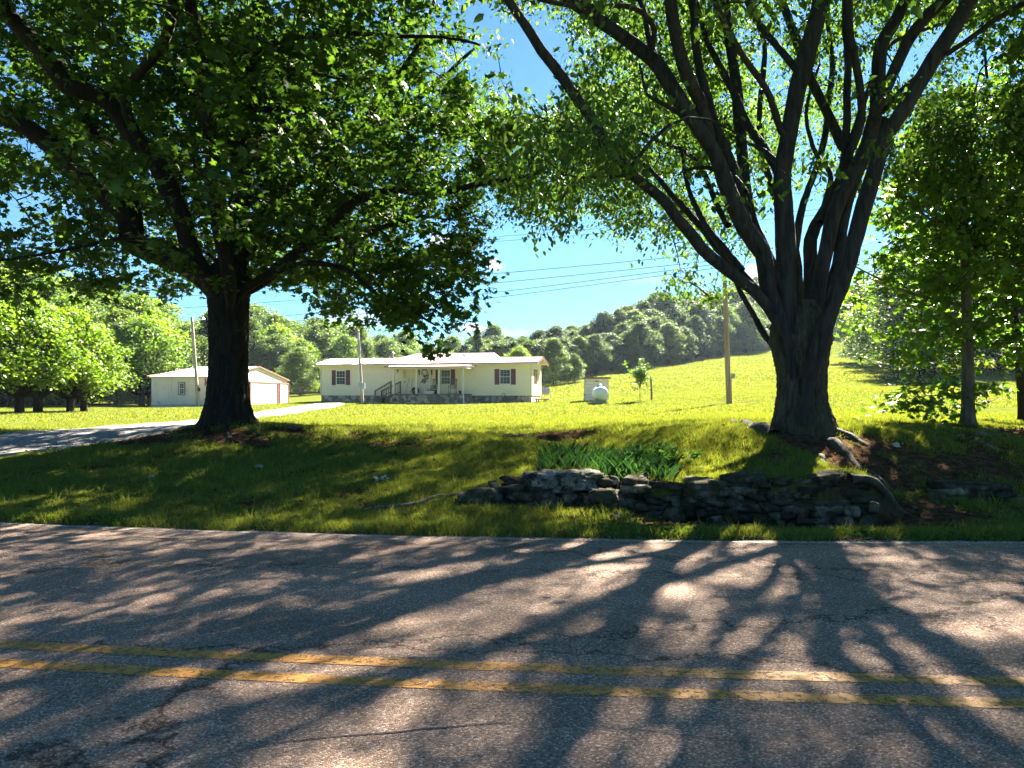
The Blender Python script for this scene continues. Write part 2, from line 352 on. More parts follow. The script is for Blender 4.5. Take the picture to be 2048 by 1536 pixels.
def groundmat():
    m, nt, N, L, b = newmat('lawn_ground')
    t = N.new('ShaderNodeTexCoord'); at = N.new('ShaderNodeAttribute'); at.attribute_name = 'cover'
    sp = N.new('ShaderNodeSeparateColor'); L.new(at.outputs['Color'], sp.inputs[0])
    n = node(N, 'ShaderNodeTexNoise', Scale=1.3, Detail=9, Roughness=.7); L.new(t.outputs['Object'], n.inputs['Vector'])
    r = ramp(N, L, n.outputs[0], [(.30, (.056, .075, .015)), (.5, (.086, .104, .019)), (.62, (.100, .115, .023)), (.75, (.112, .115, .036))])
    n5 = node(N, 'ShaderNodeTexNoise', Scale=14, Detail=6, Roughness=.75); L.new(t.outputs['Object'], n5.inputs['Vector'])
    r5 = ramp(N, L, n5.outputs[0], [(.35, (.55, .6, .5)), (.6, (1.1, 1.08, 1.0))])
    mm = N.new('ShaderNodeMixRGB'); mm.blend_type = 'MULTIPLY'; mm.inputs[0].default_value = 1; L.new(r.outputs[0], mm.inputs[1]); L.new(r5.outputs[0], mm.inputs[2])
    nd = node(N, 'ShaderNodeTexNoise', Scale=9, Detail=8, Roughness=.7); L.new(t.outputs['Object'], nd.inputs['Vector'])
    rd = ramp(N, L, nd.outputs[0], [(.3, (.030, .018, .010)), (.52, (.085, .050, .030)), (.72, (.18, .115, .075))])
    mx = N.new('ShaderNodeMixRGB'); L.new(sp.outputs[0], mx.inputs[0]); L.new(mm.outputs[0], mx.inputs[1]); L.new(rd.outputs[0], mx.inputs[2])
    L.new(mx.outputs[0], b.inputs['Base Color']); b.inputs['Roughness'].default_value = 1; b.inputs['Specular IOR Level'].default_value = 0
    bp = node(N, 'ShaderNodeBump', Strength=.7, Distance=.05); L.new(n5.outputs[0], bp.inputs['Height']); L.new(bp.outputs[0], b.inputs['Normal'])
    return m
ground = uniform_faces('ground', np.stack([XX, YY, ZZ], -1).reshape(-1, 3), FF, groundmat(), smooth=True)
tag(ground, kind='structure')
ca = ground.data.color_attributes.new('cover', 'FLOAT_COLOR', 'POINT')
dd = dirt(XX, YY).ravel(); ca.data.foreach_set('color', np.stack([dd, dd * 0, dd * 0, dd * 0 + 1], -1).ravel().astype(np.float32))

# ------------------------------------------------------------------ road
def roadmat():
    m, nt, N, L, b = newmat('asphalt')
    t = N.new('ShaderNodeTexCoord')
    v = node(N, 'ShaderNodeTexVoronoi', Scale=135.0); L.new(t.outputs['Object'], v.inputs['Vector'])
    sp = N.new('ShaderNodeSeparateColor'); L.new(v.outputs['Color'], sp.inputs[0])
    r = ramp(N, L, sp.outputs[0], [(.0, (.125, .088, .064)), (.35, (.215, .153, .112)), (.6, (.27, .195, .145)), (.86, (.36, .265, .20)), (.975, (.56, .45, .37))])
    n = node(N, 'ShaderNodeTexNoise', Scale=.9, Detail=6, Roughness=.6); mp = node(N, 'ShaderNodeMapping'); mp.inputs['Scale'].default_value = (.35, 1.6, 1); L.new(t.outputs['Object'], mp.inputs[0]); L.new(mp.outputs[0], n.inputs['Vector'])
    rn = ramp(N, L, n.outputs[0], [(.3, (.66, .64, .64)), (.5, (.92, .9, .9)), (.7, (1.22, 1.15, 1.12))])
    mx = N.new('ShaderNodeMixRGB'); mx.blend_type = 'MULTIPLY'; mx.inputs[0].default_value = 1; L.new(r.outputs[0], mx.inputs[1]); L.new(rn.outputs[0], mx.inputs[2])
    # cracks
    w = node(N, 'ShaderNodeTexNoise', Scale=2.5, Detail=6, Roughness=.7); L.new(t.outputs['Object'], w.inputs['Vector'])
    ad = N.new('ShaderNodeMixRGB'); ad.blend_type = 'ADD'; ad.inputs[0].default_value = .5; L.new(t.outputs['Object'], ad.inputs[1]); L.new(w.outputs['Color'], ad.inputs[2])
    cm = node(N, 'ShaderNodeMapping'); cm.inputs['Scale'].default_value = (.16, .75, 1); cm.inputs['Location'].default_value = (.3, .12, 0); L.new(ad.outputs[0], cm.inputs[0])
    cv = node(N, 'ShaderNodeTexVoronoi', Scale=1.0); cv.feature = 'DISTANCE_TO_EDGE'; L.new(cm.outputs[0], cv.inputs['Vector'])
    cr = ramp(N, L, cv.outputs['Distance'], [(.0, (.15, .15, .15)), (.011, (1, 1, 1))])
    m2 = N.new('ShaderNodeMixRGB'); m2.blend_type = 'MULTIPLY'; m2.inputs[0].default_value = .95; L.new(mx.outputs[0], m2.inputs[1]); L.new(cr.outputs[0], m2.inputs[2])
    L.new(m2.outputs[0], b.inputs['Base Color']); b.inputs['Roughness'].default_value = .9; b.inputs['Specular IOR Level'].default_value = .12
    vb = node(N, 'ShaderNodeTexVoronoi', Scale=135.0); L.new(t.outputs['Object'], vb.inputs['Vector'])
    bp = node(N, 'ShaderNodeBump', Strength=.9, Distance=.006); bp.invert = True; L.new(vb.outputs['Distance'], bp.inputs['Height']); L.new(bp.outputs[0], b.inputs['Normal'])
    return m
def strip(name, f0, f1, x0, x1, z, mat, n=240, m=6, jag=0, crown=True):
    X = np.linspace(x0, x1, n); T = np.linspace(0, 1, m)
    A, B = f0(X), f1(X)
    if jag: B = B + jag * fbm(X, X * 0, 3.0, 61)
    Y = A[None, :] * (1 - T[:, None]) + B[None, :] * T[:, None]; Xg = np.broadcast_to(X, Y.shape)
    c = centre(Xg); Z = z + (.012 * (1 - ((Y - c) / 3.4) ** 2) if crown else 0) + Y * 0
    i = np.arange(n * m).reshape(m, n); Fq = np.stack([i[:-1, :-1], i[:-1, 1:], i[1:, 1:], i[1:, :-1]], -1).reshape(-1, 4)
    return uniform_faces(name, np.stack([Xg, Y, Z], -1).reshape(-1, 3), Fq, mat, smooth=True)
road = strip('road', lambda X: centre(X) - 3.4, lambda X: edge(X) + .03, -60, 60, 0, roadmat(), 1600, 48, jag=.07); tag(road, kind='structure')
def paintmat(name, c, thr):
    m, nt, N, L, b = newmat(name); t = N.new('ShaderNodeTexCoord')
    n = node(N, 'ShaderNodeTexNoise', Scale=28, Detail=8, Roughness=.8); L.new(t.outputs['Object'], n.inputs['Vector'])
    v = node(N, 'ShaderNodeTexVoronoi', Scale=13.0); v.feature = 'DISTANCE_TO_EDGE'
    w = node(N, 'ShaderNodeTexNoise', Scale=16, Detail=4); L.new(t.outputs['Object'], w.inputs['Vector'])
    ad = N.new('ShaderNodeMixRGB'); ad.blend_type = 'ADD'; ad.inputs[0].default_value = .10; L.new(t.outputs['Object'], ad.inputs[1]); L.new(w.outputs['Color'], ad.inputs[2]); L.new(ad.outputs[0], v.inputs['Vector'])
    a = ramp(N, L, n.outputs[0], [(thr, (0, 0, 0)), (thr + .03, (1, 1, 1))]); c2 = ramp(N, L, v.outputs['Distance'], [(.008, (.15, .15, .15)), (.03, (1, 1, 1))])
    ml = N.new('ShaderNodeMixRGB'); ml.blend_type = 'MULTIPLY'; ml.inputs[0].default_value = 1; L.new(a.outputs[0], ml.inputs[1]); L.new(c2.outputs[0], ml.inputs[2])
    r = ramp(N, L, n.outputs[0], [(.35, tuple(x * .7 for x in c)), (.6, c)]); L.new(r.outputs[0], b.inputs['Base Color']); b.inputs['Roughness'].default_value = .7
    L.new(ml.outputs[0], b.inputs['Alpha'])
    return m
ymat = paintmat('yellow_road_paint', (.50, .235, .04), .435)
for k, (d, wd) in enumerate([(.0, .105), (-.235, .10)]):
    s = strip('lane_line', lambda X: centre(X) + d - wd, lambda X: centre(X) + d + .0, -60, 60, .003, ymat, 1600, 3); tag(s, kind='structure')
s = strip('edge_line', lambda X: edge(X) - .085, lambda X: edge(X) - .03, -60, 60, .003, paintmat('white_road_paint', (.38, .36, .33), .46), 900, 2); tag(s, kind='structure')

def crack(pts, w, seed):
    P_ = spline(np.array([(x, y, 0) for x, y in pts], float), .04); x, y = P_[:, 0], P_[:, 1]; t_ = np.arange(len(x)) * .04
    ox = .05 * fbm(t_, t_ * 0 + seed, 1.1, seed, 5); oy = .07 * fbm(t_, t_ * 0 + seed + 5, 1.3, seed + 9, 5); x = x + ox; y = y + oy
    wd = w * np.clip(.7 + 1.5 * vnoise(t_, t_ * 0, 2.2, seed + 20), .05, 1.6); d = np.gradient(np.stack([x, y], -1), axis=0); d /= np.linalg.norm(d, axis=1)[:, None]; nn = np.stack([-d[:, 1], d[:, 0]], -1) * wd[:, None] / 2
    z = .003 + .012 * (1 - ((y - centre(x)) / 3.4) ** 2); n_ = len(x)
    V = np.vstack([np.column_stack([x + nn[:, 0], y + nn[:, 1], z]), np.column_stack([x - nn[:, 0], y - nn[:, 1], z])]); i = np.arange(n_ - 1)
    tag(uniform_faces('road_crack', V, np.stack([i, i + 1, i + 1 + n_, i + n_], -1), M['dark']), kind='structure')
for (pts, w, sd_) in [([(-9, 7.35), (-5.1, 6.75), (-2.2, 6.22), (-.8, 6.1)], .014, 3), ([(.4, 3.32), (1.2, 3.24), (2.6, 3.12), (4.5, 2.98)], .012, 4), ([(-3.2, 3.0), (-2.6, 3.4), (-2.5, 4.1)], .008, 5), ([(1.9, 6.1), (2.1, 5.2), (2.7, 4.4), (2.8, 3.5)], .007, 6), ([(-1.4, 2.2), (-.9, 2.6), (.1, 2.75), (.9, 2.6)], .007, 8), ([(3.4, 6.0), (4.4, 5.6), (6, 5.5)], .009, 9)]: crack(pts, w, sd_)

# ------------------------------------------------------------------ driveway
n = 120; T = np.linspace(0, 1, n)
def res(P, n):
    d = np.r_[0, np.cumsum(np.hypot(*np.diff(P[:, :2], axis=0).T))]; t = np.linspace(0, d[-1], n); return np.stack([np.interp(t, d, P[:, 0]), np.interp(t, d, P[:, 1])], -1)
A, B = res(_dl, n), res(_du, n); m = 24; tt = np.linspace(0, 1, m)[:, None, None]
P = A[None] * (1 - tt) + B[None] * tt
jit = .35 * fbm(P[..., 0], P[..., 1], .9, 66); P[0, :, 1] += jit[0]; P[-1, :, 1] += jit[-1]
Z = zf(P[..., 0], P[..., 1]) + .035; Z[0] -= .06; Z[-1] -= .06
i = np.arange(n * m).reshape(m, n); Fq = np.stack([i[:-1, :-1], i[:-1, 1:], i[1:, 1:], i[1:, :-1]], -1).reshape(-1, 4)
gravel = noisemat('gravel', [(.3, (.09, .085, .08)), (.5, (.19, .18, .165)), (.7, (.32, .30, .28))], scale=11, detail=10, rough=.95, bump=.6, bscale=40)
tag(uniform_faces('driveway', np.dstack([P, Z]).reshape(-1, 3), Fq, gravel, smooth=True), kind='structure')

# ------------------------------------------------------------------ house
HA = np.array([-15.5, 57.6]); HR = R(-12)
def hs(px, off=0.0):
    """distance along the house front (plane pushed off metres towards the camera) of a pixel column"""
    k = (px - CX) / F; c, s_ = math.cos(HR), math.sin(HR); ox, oy = HA[0] + off * s_, HA[1] - off * c
    return (k * oy - ox) / (c - k * s_)
H0 = .60
house = empty('house', (HA[0], HA[1], H0), HR)
tag(house, 'long single storey cream sided house with burgundy metal roof coloured pale with glare and covered front porch', 'house')
LEN = hs(1063); WID = 4.3; ZB = .62; ZE = 3.02
def lap_wall(mb, x0, x1, y, z0, z1, axis_='x', sgn=-1, step=.127):
    z = z0
    while z < z1 - .01:
        zt = min(z + step, z1)
        o0, o1 = sgn * .034, sgn * .002
        if axis_ == 'x':
            mb.quad((x0, y + o0, z), (x1, y + o0, z), (x1, y + o1, zt), (x0, y + o1, zt)); mb.quad((x0, y, z), (x1, y, z), (x1, y + o0, z), (x0, y + o0, z))
        else:
            mb.quad((y + o0, x0, z), (y + o0, x1, z), (y + o1, x1, zt), (y + o1, x0, zt)); mb.quad((y, x0, z), (y, x1, z), (y + o0, x1, z), (y + o0, x0, z))
        z = zt
mb = MB(); mb.box(0, LEN, 0, WID, ZB, ZE)
lap_wall(mb, .08, LEN - .08, 0, ZB, ZE); lap_wall(mb, .08, WID - .08, LEN, ZB, ZE, 'y', 1)
pk = ZE + .52
mb.quad((LEN + .002, -.02, ZE), (LEN + .002, WID, ZE), (LEN + .002, WID / 2, pk)); mb.quad((-.002, 0, ZE), (-.002, WID / 2, pk), (-.002, WID, ZE))
# rear addition
ax0, ax1 = hs(800, -6) , hs(985, -6)
mb.box(ax0 + .6, ax1 - .3, WID + .003, WID + 6.5, ZB, ZE + .1)
mb.build('siding', M['siding'], house)
mb = MB()
for x in (0, LEN): mb.box(x - .045, x + .045, -.045, .03, ZB - .02, ZE)
mb.box(0, LEN, -.035, .03, ZB - .05, ZB - .001)
mb.build('corner_trim', M['cream'], house)
mb = MB(); mb.box(.02, LEN - .02, .02, WID - .02, -.5, ZB - .052); mb.build('stone_skirting', M['stone'], house)

def roofmat():
    m, nt, N, L, b = newmat('glare_pale_roof'); t = N.new('ShaderNodeTexCoord')
    w = node(N, 'ShaderNodeTexWave', Scale=3.3, Distortion=0.0); w.wave_type = 'BANDS'; w.bands_direction = 'X'; L.new(t.outputs['Object'], w.inputs['Vector'])
    n = node(N, 'ShaderNodeTexNoise', Scale=1.5, Detail=5); L.new(t.outputs['Object'], n.inputs['Vector'])
    r = ramp(N, L, n.outputs[0], [(.3, (.46, .26, .28)), (.7, (.58, .38, .39))]); L.new(r.outputs[0], b.inputs['Base Color'])  # pale pink base puts the glare on the burgundy sheet into the colour
    b.inputs['Roughness'].default_value = .32; b.inputs['Metallic'].default_value = .25
    return m
M['roof'] = roofmat()
def ribbed(mb, x0, x1, ya, za, yb, zb, step=.23, rib=.02):
    """one roof slope of ribbed sheet from its low edge (ya, za) to its high edge (yb, zb), as a folded slab"""
    n = int((x1 - x0) / step); X = []
    for k in range(n):
        x = x0 + k * step; X += [(x, 0), (x + step * .7, 0), (x + step * .78, rib), (x + step * .92, rib)]
    X.append((x1, 0))
    for (a, ha), (b_, hb) in zip(X[:-1], X[1:]):
        mb.quad((a, ya, za + ha), (b_, ya, za + hb), (b_, yb, zb + hb), (a, yb, zb + ha))
        mb.quad((a, ya, za - .03), (b_, ya, za - .03), (b_, ya, za + hb), (a, ya, za + ha))
    mb.quad((x0, ya, za - .03), (x0, yb, zb - .03), (x1, yb, zb - .03), (x1, ya, za - .03))
mb = MB(); OH = .45; xr0, xr1 = -.35, LEN + .55
ribbed(mb, xr0, xr1, -OH, ZE + .08, WID / 2, pk + .1); ribbed(mb, xr0, xr1, WID + OH, ZE + .08, WID / 2, pk + .1)
zr = pk + .1
a0, a1 = hs(795, -3), hs(982, -3); r0, r1 = hs(818, -4.5), hs(978, -4.5)
mb.quad((a0, WID / 2 + .3, zr - .02), (a1, WID / 2 + .3, zr - .02), (r1, WID + 2.2, zr + .62), (r0, WID + 2.2, zr + .62))
mb.quad((a0, WID / 2 + .3, zr - .02), (r0, WID + 2.2, zr + .62), (a0 + .3, WID + 6.9, zr - .4)); mb.quad((a1, WID / 2 + .3, zr - .02), (a1, WID + 6.9, zr - .4), (r1, WID + 2.2, zr + .62))
mb.quad((a0 + .3, WID + 6.9, zr - .4), (r0, WID + 2.2, zr + .62), (r1, WID + 2.2, zr + .62), (a1, WID + 6.9, zr - .4))
roof = mb.build('roof', M['roof'], house)
mb = MB()
mb.box(xr0, xr1, -OH - .03, -OH + .0, ZE - .08, ZE + .045)
mb.box(xr0, xr1, -OH + .003, -.02, ZE - .03, ZE - .005)
mb.build('soffit', M['cream'], house)
mb = MB(); mb.box(xr0, xr1, -OH - .045, -OH - .033, ZE + .01, ZE + .10)
for (s0, s1) in ((-OH, WID / 2), (WID + OH, WID / 2)): mb.bar((xr1 + .015, s0, ZE + .07), (xr1 + .015, s1, pk + .1), .03, .12)
for x in np.arange(xr0, xr1, .23): mb.box(x, x + .12, WID / 2 - .12, WID / 2 + .12, pk + .125, pk + .15)
mb.build('eave_trim', plain('burgundy_trim', (.14, .05, .06), .4), house)
mb = MB()
for (s0, s1) in ((-OH, WID / 2), (WID + OH, WID / 2)): mb.bar((xr1 - .02, s0, ZE - .0), (xr1 - .02, s1, pk + .02), .03, .14)
mb.build('barge_board', M['cream'], house)
mb = MB(); vx = hs(782, -1.0); mb.tube([(vx, 1.4, ZE + .35), (vx, 1.4, ZE + .88)], .075, 10); mb.tube([(vx, 1.4, ZE + .93), (vx, 1.4, ZE + .99)], [.15, .13], 10); mb.tube([(vx, 1.4, ZE + .99), (vx, 1.4, ZE + 1.1)], [.12, .02], 10); mb.build('vent_pipe', M['grey'], roof)

def window(parent, x0, x1, z0, z1, y, name='window', nx_=3, nz_=4):
    fr = MB(); t = .055; o = y - .05
    fr.box(x0, x1, o, y + .03, z0, z0 + t); fr.box(x0, x1, o, y + .03, z1 - t, z1); fr.box(x0, x0 + t, o + .002, y + .03, z0 + t, z1 - t); fr.box(x1 - t, x1, o + .002, y + .03, z0 + t, z1 - t)
    zm = (z0 + z1) / 2; fr.box(x0 + t, x1 - t, o + .012, y + .02, zm - .025, zm + .025)
    w = fr.build(name, M['white_paint'], parent)
    p = MB(); p.box(x0 + t, x1 - t, y - .022, y + .02, z0 + t, z1 - t); p.build('pane', M['glass'], w)
    g = MB()
    for k in range(1, nx_): x = x0 + t + (x1 - x0 - 2 * t) * k / nx_; g.box(x - .005, x + .005, y - .034, y - .024, z0 + t, z1 - t)
    for k in range(1, nz_):
        if k * 2 == nz_: continue
        z = z0 + t + (z1 - z0 - 2 * t) * k / nz_; g.box(x0 + t, x1 - t, y - .037, y - .035, z - .005, z + .005)
    g.build('glazing_bars', M['white_paint'], w)
    return w
def shutter(parent, x0, x1, z0, z1, y):
    s = MB(); s.box(x0, x1, y - .045, y - .018, z0, z1)
    z = z0 + .06
    while z < z1 - .08: s.quad((x0 + .04, y - .046, z + .035), (x1 - .04, y - .046, z + .035), (x1 - .04, y - .06, z), (x0 + .04, y - .06, z)); z += .045
    s.build('shutter', M['burgundy'], parent)
wz1 = ZE - .42
def hwin(a, b, sl_, sr):
    x0, x1 = hs(a), hs(b); window(house, x0, x1, wz1 - 1.16, wz1, -.01)
    shutter(house, hs(sl_) - .02, x0 - .02, wz1 - 1.18, wz1 + .02, -.01); shutter(house, x1 + .02, hs(sr) + .02, wz1 - 1.18, wz1 + .02, -.01)
hwin(672.5, 691.5, 664.5, 700); hwin(999.5, 1021.5, 990, 1031); hwin(882, 901.5, 872, 910)
# window on the right end
mb = MB(); mb.box(LEN + .02, LEN + .05, 1.2, 1.9, wz1 - 1.1, wz1); e_ = mb.build('end_window', M['glass'], house)
mb = MB(); mb.box(LEN + .02, LEN + .06, .9, 1.17, wz1 - 1.12, wz1 + .02); mb.build('shutter', M['burgundy'], house)
mb = MB(); mb.box(LEN + .02, LEN + .06, 1.93, 2.2, wz1 - 1.12, wz1 + .02); mb.build('shutter', M['burgundy'], house)
# doors
dx0, dx1 = hs(841), hs(861); DZ = ZB + .02
mb = MB(); mb.box(dx0, dx1, -.06, -.018, DZ, DZ + 2.05); 
for (a, b_, c_, d_) in ((.12, .42, .2, .85), (.55, .85, .2, .85), (.12, .42, 1.05, 1.85), (.55, .85, 1.05, 1.85)):
    w_ = dx1 - dx0; mb.box(dx0 + a * w_, dx0 + b_ * w_, -.066, -.061, DZ + c_, DZ + d_)
door = mb.build('front_door', plain('door_white', (.70, .67, .58), .5), house)
mb = MB(); mb.box(dx0 + .06, dx0 + .1, -.12, -.06, DZ + .95, DZ + 1.05); mb.build('handle', M['dark'], door)
mb = MB(); mb.box(dx0 - .09, dx0 - .003, -.07, -.018, DZ, DZ + 2.12); mb.box(dx1 + .003, dx1 + .09, -.07, -.018, DZ, DZ + 2.12); mb.box(dx0 - .003, dx1 + .003, -.07, -.018, DZ + 2.053, DZ + 2.12); mb.build('door_frame', M['cream'], house)
# wall lamps beside the door
for px in (839, 864):
    x = hs(px); mb = MB(); mb.box(x - .04, x + .04, -.1, -.05, DZ + 1.55, DZ + 1.95); mb.box(x - .06, x + .06, -.14, -.05, DZ + 1.78, DZ + 1.92); mb.build('porch_lamp', M['rust'], house)
# porch
PD = 1.9; p0, p1 = hs(781, PD), hs(929, PD); PF = .70; PZ = 2.64
mb = MB(); mb.box(p0, p1, -PD, -.03, -.5, PF - .08); porch = mb.build('porch_base', M['stone'], house)
mb = MB(); mb.box(p0 - .06, p1 + .06, -PD - .06, -.035, PF - .08, PF); mb.build('porch_floor', noisemat('porch_deck', [(.3, (.10, .085, .07)), (.7, (.2, .17, .14))], scale=6), house)
for px in (787.8, 833, 878.3, 925.5):
    x = hs(px, PD - .12); mb = MB(); mb.box(x - .075, x + .075, -PD + .04, -PD + .19, PF, PZ - .04); mb.build('porch_post', M['cream'], house)
q0, q1 = hs(771, PD + .3), hs(933, PD + .3)
mb = MB(); mb.box(q0 + .02, q1 - .02, -PD - .22, -PD + .2, PZ - .04, PZ + .10); mb.box(q0 + .02, q0 + .14, -PD + .2, -.03, PZ - .04, PZ + .1); mb.box(q1 - .14, q1 - .02, -PD + .2, -.03, PZ - .04, PZ + .1)
mb.build('porch_beam', M['cream'], house)
mb = MB(); mb.box(q0 + .15, q1 - .15, -PD + .2, -.03, PZ + .06, PZ + .09); mb.build('porch_ceiling', M['cream'], house)
mb = MB(); ribbed(mb, q0 - .05, q1 + .05, -PD - .38, PZ + .13, -.06, ZE - .05); mb.build('porch_roof', M['roof'], house)
mb = MB(); mb.box(q0 - .06, q1 + .06, -PD - .40, -PD - .385, PZ + .08, PZ + .16)
mb.box(hs(800), q1 + .1, -OH - .07, -OH - .05, ZE + .0, ZE + .06); mb.build('porch_fascia', plain('burgundy_edge', (.14, .05, .06), .4), house)
gx = q1 - .25; mb = MB(); mb.bar((gx, -PD - .3, PZ + .02), (gx + .75, -PD - .2, PZ + .12), .09, .1); mb.tube([(hs(927.5, PD), -PD - .12, PZ), (hs(927.5, PD), -PD - .1, .4), (hs(930, PD), -PD - .12, -.25)], .045, 6); mb.build('downspout', M['white_paint'], house)
# stair and rails at the left end of the porch
st = MB(); sx0, sx1 = hs(756, 1.2), p0 - .02
for k in range(4):
    a = sx1 - (k + 1) * (sx1 - sx0) / 4.4; st.box(a, a + .36, -1.75, -.75, PF - .2 * (k + 1) + .02, PF - .2 * (k + 1) + .06)
for y in (-1.78, -.72): st.bar((sx1, y, PF - .16), (sx0, y, -.08), .05, .22)
stair = st.build('porch_stair', M['wood_old'], house)
for y, xe in ((-1.8, 0), (-.7, .35)):
    rb = MB(); xa, xb = sx0 + .02 + xe * .2, sx1 + xe
    for x, z in ((xa, -.1), (xb, PF - .1)): rb.box(x - .05, x + .05, y - .05, y + .05, z - .3, z + 1.05)
    rb.bar((xa - .05, y, .90), (xb + .06, y, PF + .97), .05, .10); rb.bar((xa, y, .18), (xb, y, PF + .15), .04, .07)
    for t_ in np.linspace(.12, .88, 7):
        x = xa + (xb - xa) * t_; z = (PF + .1) * t_; rb.bar((x, y, z + .05), (x, y, z + .9), .035)
    rb.build('stair_railing', M['wood_old'], house)

def hw(x, y, z):
    c, s_ = math.cos(HR), math.sin(HR); return Vector((HA[0] + x * c - y * s_, HA[1] + x * s_ + y * c, H0 + z))
# things on the porch
def rocker(px, label, yy=-.75, flip=0.0):
    t = empty('rocking_chair', hw(hs(px, -yy), yy, PF), HR + flip); tag(t, label, 'chair', 'rocking chairs on the porch')
    fr = MB()
    for x in (-.25, .25):
        fr.tube([(x, -.45, .09), (x, -.25, .035), (x, 0, .02), (x, .25, .04), (x, .48, .11)], .02, 6)
        fr.tube([(x, -.2, .04), (x, -.22, .62)], .02, 6); fr.tube([(x, .2, .04), (x, .24, .5), (x, .36, 1.12)], .02, 6); fr.bar((x, -.28, .63), (x, .27, .62), .06, .025)
    fr.bar((-.27, .36, 1.12), (.27, .36, 1.12), .03, .08); fr.build('frame', M['wood_old'], t)
    s = MB(); s.box(-.25, .25, -.24, .22, .38, .42); s.build('seat', plain('seat_cushion', (.45, .4, .35), .8), t)
    b = MB()
    for x in np.linspace(-.18, .18, 5): b.bar((x, .24, .44), (x, .355, 1.08), .035, .012)
    b.build('backrest', M['wood_old'], t)
    return t
rocker(869, 'dark rocking chair beside the door, left of the porch window')
rocker(905, 'slatted rocking chair with cushion right of the porch window')
t = empty('step_ladder', hw(hs(819, .5), -.5, PF), HR); tag(t, 'grey folding step ladder leaning on the porch wall', 'ladder')
l = MB()
for x in (-.2, .2): l.bar((x, -.28, 0), (x * .75, .3, 1.25), .035, .06)
l.build('rails', M['alu'], t); l = MB()
for k in range(1, 5):
    l = MB(); f_ = k / 5; l.bar((-.19, -.28 + .58 * f_, 1.25 * f_), (.19, -.28 + .58 * f_, 1.25 * f_), .06, .03); l.build('rung', M['alu'], t)
def leafy(name, c, r, n, size, mat, parent=None, flat=.8, loc=None):
    P_ = rng.normal(size=(n, 3)); P_ /= np.linalg.norm(P_, axis=1)[:, None]; P_ = np.array(c) + P_ * (rng.random((n, 1)) ** .5) * np.array([r, r, r * flat])
    return leaves(name, P_, size, mat, parent, TPL_OVAL)

# leaf mesh generator ------------------------------------------------
TPL_OVAL = np.array([(0, 0, 0), (.28, .3, .03), (.3, .62, .02), (0, 1, -.06), (-.3, .62, .02), (-.28, .3, .03)])
TPL_MAPLE = np.array([(0, 0, 0), (.16, .12, .02), (.52, .16, -.05), (.34, .42, .03), (.5, .72, -.05), (.18, .66, .03), (0, 1.05, -.06), (-.18, .66, .03), (-.5, .72, -.05), (-.34, .42, .03), (-.52, .16, -.05), (-.16, .12, .02)])
TPL_NARROW = np.array([(0, 0, 0), (.25, .3, .03), (.19, .68, 0), (0, 1, -.08), (-.19, .68, 0), (-.25, .3, .03)])
def leaves(name, P_, size, mat, parent=None, tpl=TPL_OVAL, droop=.35, tilt=.75, var=.35, D=None):
    n = len(P_); a = rng.random(n) * 2 * np.pi
    D_ = np.stack([np.cos(a), np.sin(a), -droop + rng.normal(size=n) * .45], -1)
    if D is not None: D_ = D_ * .6 + D
    D_ /= np.linalg.norm(D_, axis=1)[:, None]
    Nn = np.stack([rng.normal(size=n) * tilt, rng.normal(size=n) * tilt, np.ones(n)], -1)
    S = np.cross(D_, Nn); S /= np.linalg.norm(S, axis=1)[:, None] + 1e-9; Nn = np.cross(S, D_)
    s = (size * (1 + var * rng.normal(size=n)).clip(.4, 1.7))[:, None, None]
    V = P_[:, None, :] + s * (tpl[None, :, 0:1] * S[:, None] + tpl[None, :, 1:2] * D_[:, None] + tpl[None, :, 2:3] * Nn[:, None])
    k = len(tpl); return mesh_np(name, V.reshape(-1, 3), np.arange(n * k), np.arange(n) * k, np.full(n, k), mat, parent)

x = hs(857.5, PD - .35); t = empty('flower_trough', hw(x, -PD + .4, PF), HR); tag(t, 'long pale flower trough at the porch edge below the door', 'planter')
mb = MB(); mb.add([(-.36, -.12, 0), (.36, -.12, 0), (.36, .12, 0), (-.36, .12, 0), (-.46, -.17, .24), (.46, -.17, .24), (.46, .17, .24), (-.46, .17, .24)], [(3, 2, 1, 0), (4, 5, 6, 7), (0, 1, 5, 4), (1, 2, 6, 5), (2, 3, 7, 6), (3, 0, 4, 7)]); mb.build('trough', M['cream'], t)
leafy('plants', (0, 0, .3), .3, 60, .07, M['leafG'], t)
x = hs(867, PD - .5); t = empty('flower_pot', hw(x, -PD + .7, PF), HR); tag(t, 'dark pot with white and dark flowers right of the trough', 'plant pot')
mb = MB(); mb.lathe([(0, 0), (.15, 0), (.21, .3), (.18, .3), (0, .27)]); mb.build('pot', M['dark'], t)
leafy('foliage', (0, 0, .5), .3, 130, .08, M['leafA'], t); leafy('flowers', (-.1, -.1, .5), .22, 30, .06, M['white_paint'], t)
x = hs(921.5, .9); t = empty('small_pot', hw(x, -.9, PF), HR); tag(t, 'small empty rust coloured pot by the right porch post', 'plant pot')
mb = MB(); mb.lathe([(0, 0), (.12, 0), (.17, .24), (.19, .26), (.14, .26), (.1, .2), (0, .2)]); mb.build('pot', M['rust'], t)
x = hs(830, .8); t = empty('round_planter', hw(x, -.7, PF), HR); tag(t, 'round black planter behind the second porch post', 'planter')
mb = MB(); mb.lathe([(0, 0), (.16, 0), (.28, .15), (.30, .35), (.2, .5), (.14, .52), (0, .5)]); mb.build('pot', M['dark'], t)
